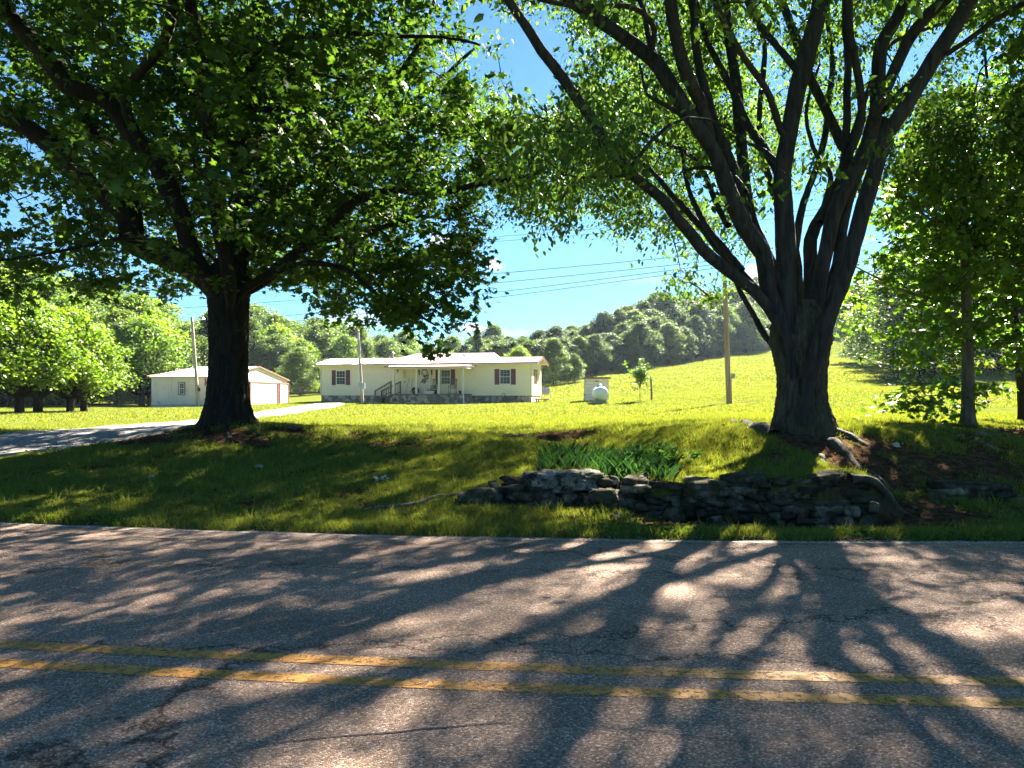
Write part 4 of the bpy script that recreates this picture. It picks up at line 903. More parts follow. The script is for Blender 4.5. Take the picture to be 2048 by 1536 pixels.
CA = thin(CA, OPEN, 1)
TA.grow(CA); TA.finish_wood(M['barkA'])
TA.foliage(CA, 56, .50, .112, M['leafA'], TPL_MAPLE)

# --- right multi-limbed tree on the bank
YB = 11.0; bB = W(1604, 900, YB)
TB_ = Tree('ash_tree', (bB[0], YB, gz(bB[0], YB)), 'big many-limbed tree with fanning bare limbs on the bank behind the stone wall')
trunk_mesh('trunk', [(960, 1530, 1690), (930, 1540, 1682), (900, 1543, 1676), (880, 1545, 1672), (860, 1547, 1668), (840, 1550, 1664), (820, 1554, 1656), (800, 1557, 1651), (780, 1559, 1649), (740, 1558, 1651), (710, 1552, 1655), (680, 1544, 1662), (650, 1548, 1658), (625, 1562, 1644), (600, 1580, 1625)],
           YB, TB_.base, M['barkB'], TB_.root, [(-.25, 1.0), (.6, .5), (1.7, .5), (2.9, 1.0), (3.9, .35), (4.75, .55), (5.35, .6)], seed=9, n=170)
def px2m(w): return w / 2 / F * 11
limB = [
 ([(1570, 730), (1538, 687), (1519, 662), (1507, 633), (1480, 584), (1470, 560), (1440, 520)], 10.9, 12.5, 14, 6, 0),
 ([(1560, 650), (1525, 597), (1480, 557), (1424, 517), (1388, 476), (1351, 432), (1319, 396), (1283, 367), (1250, 335), (1215, 290), (1180, 235), (1145, 190), (1081, 105), (1044, 48), (1008, -5), (970, -60)], 10.9, 9.2, 17, 8, 2.5),
 ([(1525, 590), (1480, 537), (1440, 497), (1408, 456), (1375, 420), (1343, 388), (1323, 363), (1299, 339)], 11.1, 12.4, 13, 6, 1),
 ([(1482, 540), (1455, 505), (1425, 470), (1400, 430), (1385, 395), (1372, 350)], 11.1, 12.0, 12, 3, 1),
 ([(1570, 680), (1529, 565), (1521, 505), (1484, 452), (1456, 384), (1428, 307), (1396, 258), (1331, 161), (1299, 117), (1250, 81), (1202, 48), (1174, 24), (1141, 0), (1090, -50)], 10.9, 10.0, 25, 11, 3),
 ([(1500, 470), (1484, 396), (1472, 343), (1436, 262), (1420, 202), (1400, 121), (1392, 40), (1388, -30)], 10.9, 11.8, 15, 8, 3),
 ([(1420, 290), (1404, 215), (1388, 180), (1371, 141), (1351, 65), (1339, -20)], 10.6, 9.6, 17, 12, 4),
 ([(1575, 660), (1541, 525), (1505, 444), (1493, 363), (1484, 283), (1480, 202), (1464, 101), (1448, -10)], 11.1, 12.4, 19, 14, 4),
 ([(1585, 690), (1577, 597), (1573, 484), (1569, 404), (1567, 343), (1581, 262), (1597, 182), (1618, 101), (1638, 20), (1650, -40)], 10.8, 10.6, 27, 17, 4),
 ([(1569, 420), (1565, 363), (1541, 311), (1500, 250), (1472, 194), (1440, 130)], 10.8, 12.2, 14, 8, 2),
 ([(1601, 149), (1569, 109), (1537, 73), (1500, 20), (1480, -30)], 10.7, 12.0, 10, 8, 3),
 ([(1580, 290), (1561, 262), (1541, 194), (1500, 133), (1472, 93), (1440, 30)], 10.8, 9.4, 9, 6, 2),
 ([(1565, 335), (1530, 300), (1497, 285), (1460, 270)], 10.8, 12, 7, 3, 0),
 ([(1620, 700), (1622, 597), (1622, 484), (1642, 436), (1674, 384), (1698, 323), (1682, 283), (1654, 226), (1622, 161), (1600, 100)], 11.1, 12.6, 21, 9, 3),
 ([(1680, 350), (1690, 307), (1694, 222), (1694, 121), (1690, 24), (1692, -30)], 11.4, 12.0, 11, 9, 3),
 ([(1690, 340), (1698, 315), (1727, 242), (1722, 161), (1706, 73), (1700, -20)], 11.4, 10.2, 11, 9, 3),
 ([(1630, 640), (1652, 500), (1674, 404), (1722, 315), (1747, 242), (1755, 161), (1759, 101), (1791, 40), (1811, 0), (1840, -50)], 11.0, 11.2, 22, 13, 4),
 ([(1735, 270), (1747, 226), (1771, 174), (1799, 109), (1832, 52), (1884, 0), (1930, -40)], 11.1, 9.8, 15, 13, 4),
 ([(1625, 700), (1650, 606), (1674, 525), (1686, 444), (1706, 380), (1739, 303), (1770, 240)], 10.9, 11.4, 18, 14, 0),
 ([(1635, 700), (1668, 606), (1694, 545), (1718, 464), (1743, 384), (1759, 335), (1779, 275), (1803, 234), (1852, 149), (1892, 89), (1932, 24), (1960, -20)], 10.6, 9.6, 22, 15, 4),
 ([(1892, 109), (1932, 81), (1985, 40), (2045, 4), (2100, -20)], 9.7, 8.6, 6.5, 5, 2),
 ([(1763, 226), (1799, 182), (1852, 141)], 11.0, 10.2, 7, 6, 0),
 ([(1640, 445), (1650, 400), (1660, 350), (1630, 310), (1615, 260)], 11.2, 13, 9, 5, 2),
 ([(1490, 385), (1470, 358), (1445, 342), (1415, 336), (1388, 338), (1360, 345)], 10.8, 11.6, 10, 3, 0),
 ([(1396, 262), (1360, 225), (1331, 210), (1299, 193), (1290, 175)], 10.6, 12.5, 8, 5, 1),
 ([(1456, 450), (1440, 420), (1400, 330), (1360, 300), (1310, 280)], 11.2, 13.4, 9, 5, 2),
 ([(1700, 290), (1740, 170), (1780, 90), (1840, 60)], 11.4, 13, 8, 5, 3),
 ([(1331, 161), (1300, 70), (1290, 20), (1260, -40)], 10.3, 11.5, 8, 6, 3),
 ([(1250, 350), (1180, 352), (1130, 350)], 9.8, 10.8, 5, 2.5, 0),
 ([(1299, 117), (1310, 60), (1270, 15), (1200, 15)], 10.2, 9.0, 7, 4, 2),
 ([(1530, 600), (1580, 520), (1600, 420), (1640, 300), (1660, 150)], 11.4, 14.5, 14, 8, 3),
 ([(1600, 640), (1590, 500), (1545, 380), (1520, 250), (1530, 100)], 11.3, 15.0, 14, 8, 3),
 ([(1590, 640), (1560, 480), (1530, 300), (1500, 100), (1480, -60)], 10.6, 8.6, 12, 8, 3),
]
for (pts, y0, y1, w0, w1, ext) in limB[:-1]:
    f_ = pts[0][1] >= 590
    if f_: pts = [(1604 + (pts[0][0] - 1604) * .12, pts[0][1] + 150), (1604 + (pts[0][0] - 1604) * .5, pts[0][1] + 70)] + pts
    TB_.limb(pts, y0, y1, px2m(w0 * 1.5), px2m(w1 * 1.25), ext, wob=.05, fuse=1.35 if f_ else 0)
polyB = [(960, -60), (985, 60), (1000, 150), (1010, 250), (1000, 350), (1000, 430), (1060, 425), (1100, 400), (1120, 455), (1148, 462), (1152, 410), (1185, 400), (1215, 455), (1250, 480), (1290, 470), (1315, 450), (1330, 520), (1360, 545), (1335, 560), (1345, 590), (1440, 600), (1500, 640), (1470, 690), (1495, 700), (1530, 660), (1560, 560), (1690, 560), (1700, 480), (1760, 420), (1800, 330), (1900, 300), (2100, 280), (2100, -60)]
holesB = [(1085, 125, 66, 100, .97), (965, 20, 40, 50, .8), (1060, 30, 40, 40, .7), (1300, 268, 26, 22, .9), (1400, 360, 48, 32, .95), (1528, 395, 28, 62, .75), (1830, 128, 38, 45, .93), (1965, 135, 70, 34, .93), (1822, 262, 26, 28, .9), (1602, 60, 22, 28, .85), (1370, 500, 40, 55, .4), (1600, 500, 70, 120, .9), (1440, 470, 60, 70, .7), (1700, 470, 60, 90, .9), (1690, 100, 50, 90, .55), (1600, 300, 70, 120, .6),
          (1850, 60, 40, 60, .6), (1300, 560, 40, 40, .9), (1430, 540, 50, 35, .55), (1870, 230, 40, 30, .5), (1760, 60, 26, 50, .6), (1500, 560, 60, 60, .8), (1540, 200, 60, 100, .45), (1470, 330, 40, 50, .5), (1200, 60, 30, 20, .5), (1620, 420, 100, 40, .6)]
def zminB(x, y): return 2.5 if x < 5.5 else 3.6
def exB(p, px, py, r):
    if py > -30 and px > 1250 and p[1] < 11.6 and r.random() < .88: return False
    if py > -30 and p[1] < 10 and r.random() < .5: return False
    if p[0] > 6.5 and py > 300: return False
    if py > 560 and not (1330 < px < 1500): return False
    if px > 1500 and py > 430 and r.random() < .9: return False
    return True
CB = sample_crown((4.3, 12.8, 7.6), (7.0, 8.2, 5.8), 1950, polyB, holesB, zminB, .40, .85, extra=exB, seed=8)
CB2 = sample_crown((2.8, 20.3, 9.1), (5.2, 5.2, 3.6), 620, [(780, -60), (780, 420), (1430, 440), (1430, -60)], holesB + [(1000, 90, 60, 120, .93), (1090, 120, 75, 120, .96), (1080, 20, 70, 60, .8), (1320, 270, 50, 40, .6)], lambda x, y: 5.6, .45, .85, extra=lambda p, px, py, r: py < 425 and (py < -40 or r.random() > .3), seed=77)  # leaf bridge added behind the crowns to shade the bank
CB3 = sample_crown((7.8, 12.6, 5.9), (2.6, 2.8, 2.0), 110, [(1835, 190), (2100, 175), (2100, 480), (1780, 480), (1790, 300)], [], lambda x, y: 3.5, .5, .9, seed=78)
CB4 = sample_crown((7.6, 15.0, 11.6), (4.0, 4.2, 2.4), 230, [(0, 0), (1, 0), (1, 1)], [], lambda x, y: 8, .6, 1.0, seed=79)  # unseen high sprays added to shade the road
CB5 = np.array([W(px, py, Y) for px, py, Y in zip(rng.uniform(1080, 1300, 15), rng.uniform(190, 360, 15), rng.uniform(8.4, 9.6, 15))])
_d = rng.uniform(12.5, 16.5, 84); CB6 = np.stack([rng.uniform(2.0, 5.2, 84) + _d * math.sin(R(SUN_AZ)), rng.uniform(4.0, 6.4, 84) + _d * math.cos(R(SUN_AZ)), _d * math.tan(R(SUN_EL))], -1)  # sprays added along the sun's rays to shade the right of the road
def shade_src(n, x0, x1, y0, y1, d0, d1):
    d_ = rng.uniform(d0, d1, n); q = np.stack([rng.uniform(x0, x1, n) + d_ * math.sin(R(SUN_AZ)), rng.uniform(y0, y1, n) + d_ * math.cos(R(SUN_AZ)), .4 + d_ * math.tan(R(SUN_EL))], -1)
    px = CX + q[:, 0] / q[:, 1] * F; py = HY - (q[:, 2] - CH) / q[:, 1] * F; ok = (py < 395) & ~((px > 930) & (px < 1160) & (py < 200) & (py > -40)) & ~((px > 1330) & (px < 1440) & (py > 330))
    return q[ok]
CB7 = np.vstack([shade_src(125, -.3, 4.2, 9.3, 14, 9.5, 14.5), shade_src(120, -7, 0, 8.5, 13.5, 8.5, 13.5)])  # sprays added sunward of the gully and bank to shade them
CB = np.vstack([CB, CB2, CB3, CB4, CB5, CB6, CB7])
CB = thin(CB, OPEN, 2)
TB_.grow(CB); TB_.finish_wood(M['limbB'])
TB_.foliage(CB, 56, .56, .094, M['leafB'], TPL_NARROW, droop=1.0, tilt=.9)
# surface roots
def roots(parent, base, lines, mat):
    for (pts, r0) in lines:
        P_ = spline(np.array([tuple(G(*p)) for p in pts]), .08); P_[:, 2] += -.25 * r0 + .35 * r0 * np.sin(np.arange(len(P_)) * .5)
        r = r0 * np.linspace(1, .3, len(P_)) * (1 + .12 * rng.normal(size=len(P_)))
        V, Fq = tube_np(P_, r, 9); uniform_faces('root', V - np.array(base), Fq, mat, parent, True)
roots(TB_.root, TB_.base, [([(1655, 880), (1690, 905), (1720, 935), (1760, 965), (1800, 995), (1835, 1022)], .085), ([(1668, 862), (1710, 880), (1760, 910), (1800, 940)], .07),
      ([(1700, 958), (1722, 972), (1750, 990), (1775, 1005), (1800, 1025), (1850, 1045)], .06), ([(1545, 870), (1510, 856), (1470, 846), (1462, 850)], .13), ([(1560, 915), (1548, 935), (1530, 942)], .06), ([(1640, 915), (1650, 935), (1668, 945)], .06), ([(1600, 925), (1596, 942)], .05)], M['barkB'])
roots(TA.root, TA.base, [([(500, 850), (520, 846), (545, 845)], .08), ([(420, 866), (396, 874), (372, 884)], .07), ([(455, 870), (462, 880), (480, 888)], .05)], M['barkA'])

# --- slender trees at the right
def young(name, px, pyb, Y, top, crown_c, crown_r, N, label, r0, poly, holes=(), per=29, mat='leafC', size=.115, zmin=.7, bark='barkC', lean=0, tpl=TPL_MAPLE, seed=1, low=()):
    b = W(px, pyb, Y); z0 = gz(b[0], Y); T_ = Tree(name, (b[0], Y, z0), label)
    P_ = np.array([(b[0], Y, z0 - .2), (b[0] + .01, Y, z0 + .05), (b[0] + lean * .2, Y, z0 + top * .25), (b[0] + lean * .6, Y + .1, z0 + top * .6), (b[0] + lean, Y + .1, z0 + top)])
    P_ = spline(P_, .1); h = P_[:, 2] - z0; r = r0 * (1 - .8 * np.clip(h / top, 0, 1)) * (1 + .55 * np.exp(-np.clip(h, 0, 9) / .12))
    V, Fq = tube_np(P_, r, 20); uniform_faces('trunk', V - T_.base, Fq, M[bark], T_.root, True); T_.nodes.append(P_[len(P_) // 4:]); T_.rads.append(r)
    rr = np.random.default_rng(seed)
    for k in range(9):
        h0 = top * (.28 + .62 * k / 9); j = np.argmin(abs(h - h0)); a = k * 2.4 + rr.random(); L_ = crown_r[0] * (.9 - .4 * k / 9)
        q = P_[j]; pts = [q, q + np.array([math.cos(a), math.sin(a), .35]) * L_ * .4, q + np.array([math.cos(a), math.sin(a), .5]) * L_ * .85]
        S_ = spline(np.array(pts), .15); V, Fq = tube_np(S_, np.linspace(r[j] * .5, .01, len(S_)), 7); T_.V.append(V - T_.base); T_.F.append(Fq + T_.nv); T_.nv += len(V); T_.nodes.append(S_); T_.rads.append(np.full(len(S_), .02))
    C_ = sample_crown(crown_c, crown_r, N, poly, list(holes), lambda x, y: zmin, .45, .8, seed=seed + 50)
    if len(low): C_ = np.vstack([C_] + [W(a, b_, Y + rr.normal() * .5)[None] for (a, b_) in low])
    T_.grow(C_, .03); T_.finish_wood(M[bark]); T_.foliage(C_, per, .42, size, M[mat], tpl); return T_
polyC = [(1672, 640), (1700, 560), (1745, 480), (1770, 380), (1810, 320), (1850, 230), (1900, 180), (1990, 140), (2100, 100), (2100, 770), (2040, 760), (1985, 745), (1930, 762), (1890, 790), (1850, 800), (1800, 790), (1770, 740), (1715, 715), (1665, 700)]
TC = young('maple_tree', 1935, 868, 13.6, 6.6, (8.75, 13.9, 4.6), (2.9, 2.7, 3.2), 420, 'slender maple with grey trunk at the right, its low sprays hanging over the field', .12, polyC, seed=3,
           low=[(1780, 795), (1765, 802), (1800, 785), (1830, 775), (1850, 790), (1870, 800), (1845, 805), (1885, 828), (1875, 838), (1900, 815), (1820, 760), (1890, 780), (1860, 765), (1910, 770), (1960, 775), (1975, 785), (1990, 780)], holes=[(1960, 600, 40, 30, .5), (1760, 480, 30, 30, .4)])
polyD = [(1760, 420), (1800, 300), (1870, 200), (1960, 130), (2100, 60), (2100, 760), (2000, 740), (1900, 640), (1800, 560)]
TD = young('slim_tree', 2046, 850, 16.5, 9.5, (11.5, 16.8, 6.6), (3.2, 3.0, 4.4), 210, 'thin dark stemmed tree at the right edge, behind the slender maple', .10, polyD, seed=6, bark='barkA', lean=-.9, zmin=1.8, per=36)
# leafy sprays belonging to a tall tree outside the right edge, its shade covers the bank
TE = young('roadside_tree', 2420, 860, 12.5, 9, (10.6, 11.8, 6.6), (4.4, 4.4, 4.8), 380, 'tall leafy tree whose crown enters at the upper right corner', .2, [(1930, -60), (1960, 60), (2000, 140), (1990, 260), (2100, 420), (2100, -60)], seed=12, zmin=2.6, mat='leafB', per=50)
roots(TC.root, TC.base, [([(1945, 868), (1975, 872), (2010, 876), (2048, 884)], .06), ([(1940, 876), (1970, 890), (2010, 905), (2040, 916)], .05), ([(1925, 872), (1900, 876), (1860, 876)], .04), ([(1950, 862), (1985, 862), (2030, 868)], .04)], M['barkC'])

# ------------------------------------------------------------------ background trees: a few prototypes, copied
def proto(name, H, spread, nl, size, lm, bm, seed, low=.12, tall=1.0, trunk=.16, lobes=22, cone=0.0):
    r = np.random.default_rng(seed); me_t = MB()
    P_ = spline(np.array([(0, 0, -.4), (.02 * H * r.normal(), 0, H * .3), (.03 * H * r.normal(), .02 * H * r.normal(), H * .8)]), .4)
    V, Fq = tube_np(P_, np.linspace(trunk, trunk * .25, len(P_)), 9); VV = [V]; FQ = [Fq]; nv = len(V); pts = []
    for k in range(lobes):
        u = (k + .5) / lobes; hz = H * (low + (.93 - low) * u ** .85); prof = math.sin(math.pi * min(1, (.18 + .82 * u)) ** .9) ** .7 if not cone else (1 - u) ** .8 + .1
        a = k * 2.399 + r.normal() * .3; rad = spread * prof * (.35 + .72 * r.random()); c_ = np.array([math.cos(a) * rad, math.sin(a) * rad, hz])
        lr = spread * (.20 + .30 * r.random() ** 1.4) * (1 - .25 * u); st = P_[int((len(P_) - 1) * min(.95, max(low, u * .8)))]
        B_ = spline(np.array([st, (st + c_) / 2 + np.array([0, 0, -.03 * H]), c_]), .4); V, Fq = tube_np(B_, np.linspace(trunk * .35, .02, len(B_)), 5); VV.append(V); FQ.append(Fq + nv); nv += len(V)
        n = int(nl / lobes * (.7 + .6 * r.random())); q = r.normal(size=(n, 3)); q[:, 2] = q[:, 2] * .9 + .25; q /= np.linalg.norm(q, axis=1)[:, None]
        bump_ = 1 + .22 * np.sin(q[:, 0] * 5 + k) * np.sin(q[:, 1] * 6 + 2 * k) * np.cos(q[:, 2] * 5); sub_ = (r.random((n, 1)) ** .45)
        pts.append(c_ + q * sub_ * bump_[:, None] * lr * np.array([1.15, 1.15, .78]) + r.normal(size=(n, 3)) * spread * .045)
    root = bpy.data.objects.new(name, None); root.empty_display_size = .2
    tr = uniform_faces('trunk', np.vstack(VV), np.vstack(FQ), bm, None, True); cr = leaves('crown', np.vstack(pts), size, lm, None, TPL_OVAL, tilt=.95)
    for o in (tr, cr): col.objects.unlink(o)
    return (tr, cr, H)
def plant(pr, name, x, y, H, rz, label, group=None, w=1.0, parts=True, zoff=0.0):
    tr, cr, H0_ = pr; r = bpy.data.objects.new(name, None); r.empty_display_size = .2; col.objects.link(r)
    s = H / H0_; r.location = (x, y, gz(x, y) + zoff); r.rotation_euler = (0, 0, rz); r.scale = (s * w, s * w, s); tag(r, label, 'tree', group)
    for o in (tr, cr):
        c_ = o.copy(); col.objects.link(c_); c_.parent = r
    return r
PB = [proto('t', 6.5, 2.6, 15000, .17, M['leafY'], M['barkA'], 31, low=.24, trunk=.26, lobes=60), proto('t', 6.5, 2.8, 15000, .17, M['leafY'], M['barkA'], 32, low=.24, trunk=.28, lobes=64)]
PG = [proto('t', 11, 4.0, 23000, .22, M['leafG'], M['barkC'], 41, low=.1, lobes=70), proto('t', 11, 3.6, 22000, .22, M['leafY'], M['barkA'], 42, low=.08, lobes=60), proto('t', 12, 3.3, 22000, .22, M['leafG'], M['barkA'], 43, low=.1, lobes=60)]
PH = [proto('t', 15, 4.6, 25000, .29, M['leafD'], M['barkA'], 51, low=.08, lobes=66, trunk=.2), proto('t', 15, 4.2, 24000, .29, M['leafG'], M['barkA'], 52, low=.06, lobes=62, trunk=.2), proto('t', 16, 3.8, 24000, .28, M['leafD'], M['barkA'], 53, low=.1, lobes=60, trunk=.2)]
PC = proto('t', 12, 2.4, 12000, .24, M['leafD'], M['barkA'], 61, low=.05, lobes=30, cone=1)
def topH(px, ytop, Y):
    x = (px - CX) / F * Y; return x, CH + (HY - ytop) / F * Y - gz(x, Y)
# row of low bright trees left of the garage
for k, (px, Y, yt, lab) in enumerate([(40, 33, 585, 'bright leafed tree with twin dark trunk at the far left of the lawn row'), (75, 35, 600, 'second bright tree from the left in the lawn row'), (140, 36, 620, 'bright spreading tree with short dark trunk in the middle of the lawn row'), (168, 37.5, 640, 'shady tree with thick short trunk, right end of the lawn row'),
                                     (284, 60, 640, 'small dark trunked tree just left of the garage'), (-60, 31, 575, 'bright tree cut by the left edge of the picture, first of the lawn row'), (-140, 37, 560, 'tall bright tree outside the lawn row at the far left edge')]):
    x, H = topH(px, yt, Y); plant(PB[k % 2], 'lawn_tree', x, Y, H, k * 1.7, lab, 'row of trees on the left lawn', 1.0)
# wood behind garage and house
ytop = lambda px: float(np.interp(px, [-300, 0, 150, 300, 350, 400, 500, 560, 640, 760, 840, 900, 950, 1000, 1050, 1100], [500, 520, 575, 590, 640, 640, 600, 640, 655, 668, 688, 690, 680, 676, 668, 672]))
k = 0
for row, (Yr, dx, jy, dyt) in enumerate([(66, 52, 3, 30), (80, 46, 4, 6), (96, 44, 5, -8)]):
    px = -260 + row * 17
    while px < 1010:
        Y = Yr + rng.normal() * jy
        if 420 < px < 1000: Y += 32                     # clear of the buildings
        x, H = topH(px, ytop(px) + dyt + rng.normal() * 7 + (22 if row == 0 and px > 640 else 0), Y)
        if 600 < px and row == 2: H += 1
        plant(PG[(k * 7 + row) % 3], 'woodland_tree', x, Y, max(H, 5), rng.random() * 6, 'one of the many trees of the green wood behind the garage and the house', 'trees of the wood behind the buildings', 1.0 + .25 * rng.random()); k += 1
        px += dx * (.8 + .4 * rng.random())
x, H = topH(545, 640, 88); plant(PC, 'cedar_tree', x, 70, H, 1, 'dark narrow conifer behind the garage gable')
x, H = topH(235, 640, 62); plant(PC, 'cedar_tree', x, 62, H, 2, 'dark feathery conifer between lawn row and garage', w=1.5)
x, H = topH(590, 690, 90); plant(PG[0], 'woodland_tree', x, 92, H, 2, 'rounded tree with dark foot between garage and house', w=1.1)
# hillside wood
bpx = np.array([930, 1000, 1090, 1200, 1300, 1450, 1530, 1620, 1700, 1800]); bY = np.array([96, 94, 93, 101, 111, 131, 151, 160, 158, 150])
yt2 = lambda px: float(np.interp(px, [930, 1000, 1040, 1090, 1130, 1180, 1230, 1280, 1330, 1400, 1450, 1500, 1560, 1700, 1850], [690, 684, 672, 668, 640, 640, 622, 606, 600, 588, 575, 570, 560, 590, 600]))
for row in range(4):
    px = 930 + row * 9
    while px < 1860:
        Yb = float(np.interp(px, bpx, bY)); Y = Yb + 2 + row * 9 + rng.normal() * 1.5; frac = [.44, .24, .08, 0][row]
        base_y = HY - (gz((px - CX) / F * Yb, Yb) - CH) / Yb * F; yt = yt2(px) + (base_y - yt2(px)) * frac * .8 + rng.normal() * 12
        x, H = topH(px, yt, Y)
        plant(PH[(k * 5 + row) % 3], 'hillside_tree', x, Y, float(np.clip(H, 6, 24)), rng.random() * 6, 'one of the many dark bluish trees of the wood on the hillside', 'trees of the hillside wood', 1.0 + .6 * rng.random()); k += 1
        px += (34 + 8 * rng.random()) * 100 / Y * (1.0 if row else .85)
x, H = topH(1108, 672, 86); plant(PH[1], 'hillside_tree', x, 87, H, 1, 'lighter green tree with twin rounded crown at the foot of the hillside wood', w=1.2)
x, H = topH(1150, 705, 88); plant(PH[1], 'hillside_tree', x, 89, H, 3, 'low light green tree leaning out from the foot of the hillside wood', w=1.2)
x, H = topH(1040, 688, 80); plant(PG[1], 'hillside_tree', x, 82, H, 3, 'pale green tree directly behind the right end of the house roof', w=1.1)
x, H = topH(955, 655, 90); plant(PC, 'cedar_tree', x, 90, H, 3, 'slim pointed conifer behind the middle of the house roof', w=.8)
# grove on the right of the field
for j, (px, Y, yt, lab) in enumerate([(1850, 64, 470, 'left dark trunk of the close pair in the grove beyond the right field'), (1868, 66, 440, 'right dark trunk of the close pair in the grove beyond the right field'), (2000, 69, 430, 'thick trunked grove tree near the right edge beyond the field'),
                                     (1800, 80, 520, 'leftmost bushy tree of the grove beyond the right field'), (1930, 82, 470, 'grove tree seen between the pair and the thick trunk'), (1755, 96, 560, 'small distant tree at the left end of the grove'), (2080, 74, 420, 'grove tree cut by the right edge of the picture'), (1720, 110, 560, 'farthest tree left of the grove, just right of the big trunk'), (2140, 60, 400, 'tall grove tree beyond the right edge')]):
    x, H = topH(px, yt, Y); plant(PG[(j * 2) % 3], 'grove_tree', x, Y, H, j * 1.3, lab, 'trees of the right hand grove', 1.05)
x, H = topH(1812, 715, 60); plant(PB[0], 'bush', x, 58, H, .4, 'low dark bush left of the grove trunks', w=1.2)
# young tree in the field
X_ = (1280 - CX) / F * 42; T_ = Tree('young_tree', (X_, 42, gz(X_, 42)), 'small feathery young tree beside the lone post')
z0 = T_.base[2]; b0 = T_.base
for pts in ([(0, 0, -.1), (0, 0, .9)], [(0, 0, .75), (-.15, 0, 1.2), (-.2, 0, 1.8)], [(0, 0, .75), (.12, .05, 1.3), (.3, 0, 2.0)], [(0, 0, .8), (.02, 0, 1.5), (.05, .1, 2.1)], [(-.1, 0, 1.1), (-.4, .1, 1.5)], [(.1, 0, 1.2), (.45, 0, 1.6)]):
    S_ = spline(np.array(pts) + b0, .1); V, Fq = tube_np(S_, np.linspace(.03, .012, len(S_)), 6); T_.V.append(V - b0); T_.F.append(Fq + T_.nv); T_.nv += len(V); T_.nodes.append(S_)
C_ = b0 + np.array([0, 0, 1.6]) + rng.normal(size=(60, 3)) * np.array([.26, .22, .3]); T_.finish_wood(M['barkC'], 'trunk'); T_.foliage(C_, 26, .26, .13, M['leafY'], TPL_NARROW, droop=-.1)

# ------------------------------------------------------------------ stones
def stone_np(c, size, rz, tilt, r, k=3):
    g = np.linspace(-1, 1, k + 1); V = {}; vs = []; fs = []
    def vid(p):
        key = tuple(np.round(p, 3))
        if key not in V: V[key] = len(vs); vs.append(p)
        return V[key]
    for ax in range(3):
        for sg in (-1, 1):
            for i in range(k):
                for j in range(k):
                    q = []
                    for (a, b_) in ((i, j), (i + 1, j), (i + 1, j + 1), (i, j + 1)):
                        p = np.zeros(3); p[ax] = sg; p[(ax + 1) % 3] = g[a]; p[(ax + 2) % 3] = g[b_]; q.append(vid(p))
                    fs.append(q if sg > 0 else q[::-1])
    P_ = np.array(vs); n_ = np.linalg.norm(P_, axis=1)[:, None]; P_ = P_ * (.62 + .38 / n_ * 1.25); P_ *= 1 + (r.random(P_.shape) - .5) * .30
    P_[:, 0] += P_[:, 1] * (r.random() - .5) * .5; P_ = P_ * np.array(size) / 2
    Rm = np.array((Matrix.Rotation(rz, 3, 'Z') @ Matrix.Rotation(tilt, 3, 'Y') @ Matrix.Rotation(r.normal() * .12, 3, 'X')))
    return P_ @ Rm.T + np.array(c), np.array(fs)
def rockmat(name, stops):
    m, nt, N, L, b = newmat(name); t = N.new('ShaderNodeTexCoord'); g = N.new('ShaderNodeNewGeometry')
    n = node(N, 'ShaderNodeTexNoise', Scale=7, Detail=10, Roughness=.7); L.new(t.outputs['Object'], n.inputs['Vector'])
    r = ramp(N, L, n.outputs[0], stops); ri = ramp(N, L, g.outputs['Random Per Island'], [(0, (.45, .44, .42)), (.7, (1.2, 1.15, 1.05)), (1, (2.2, 2.1, 1.95))])
    mx = N.new('ShaderNodeMixRGB'); mx.blend_type = 'MULTIPLY'; mx.inputs[0].default_value = 1; L.new(r.outputs[0], mx.inputs[1]); L.new(ri.outputs[0], mx.inputs[2])
    nm = node(N, 'ShaderNodeTexNoise', Scale=3.2, Detail=7, Roughness=.7); L.new(t.outputs['Object'], nm.inputs['Vector']); fm = ramp(N, L, nm.outputs[0], [(.5, (0, 0, 0)), (.62, (.8, .8, .8))])
    mo = N.new('ShaderNodeMixRGB'); L.new(fm.outputs[0], mo.inputs[0]); L.new(mx.outputs[0], mo.inputs[1]); mo.inputs[2].default_value = (.035, .038, .014, 1)
    L.new(mo.outputs[0], b.inputs['Base Color']); b.inputs['Roughness'].default_value = 1; b.inputs['Specular IOR Level'].default_value = .05
    bp = node(N, 'ShaderNodeBump', Strength=.7, Distance=.03); L.new(n.outputs[0], bp.inputs['Height']); L.new(bp.outputs[0], b.inputs['Normal']); return m
M['rock'] = rockmat('wall_rock', [(.35, (.018, .016, .012)), (.5, (.06, .054, .040)), (.68, (.15, .135, .11))])
M['slab'] = rockmat('sun_patched_rock', [(.38, (.045, .042, .036)), (.46, (.20, .19, .17)), (.54, (.46, .44, .40)), (.7, (.66, .62, .57))])  # bright blotches put the boulder's sun patches into the rock colour
r_ = np.random.default_rng(5); VV = []; FQ = []; nv = 0
def addst(c, s, rz, ti):
    global nv
    V, f = stone_np(c, s, rz, ti, r_); VV.append(V); FQ.append(f + nv); nv += len(V)
x = -.55
for course in range(9):
    x = -.6 + r_.random() * .1
    while x < 3.85:
        zb, zt = float(wall_base(x)) - .06, float(wall_top(x)) + .04 * math.sin(x * 3) + .09 * float(vnoise(np.array(x), np.array(0.), 2.3, 301)) - (.10 if x > 3.9 else 0); h = .06 + .02 * r_.random(); z = zb + course * .066 + .05 * float(vnoise(np.array(x), np.array(course * .13), 1.1, 302))
        w_ = .09 + .22 * r_.random() ** 1.5
        if z < zt and not (.25 < x < .85 and z > .12):
            y = float(wall_y(x)) + .03 * course + r_.normal() * .05
            if r_.random() < .93: addst((x + w_ / 2, y + .1, z + h / 2), (w_ * 1.12, .34 + .1 * r_.random(), h * (1.1 + .5 * r_.random())), r_.normal() * .14, r_.normal() * .13)
        x += w_ * .93
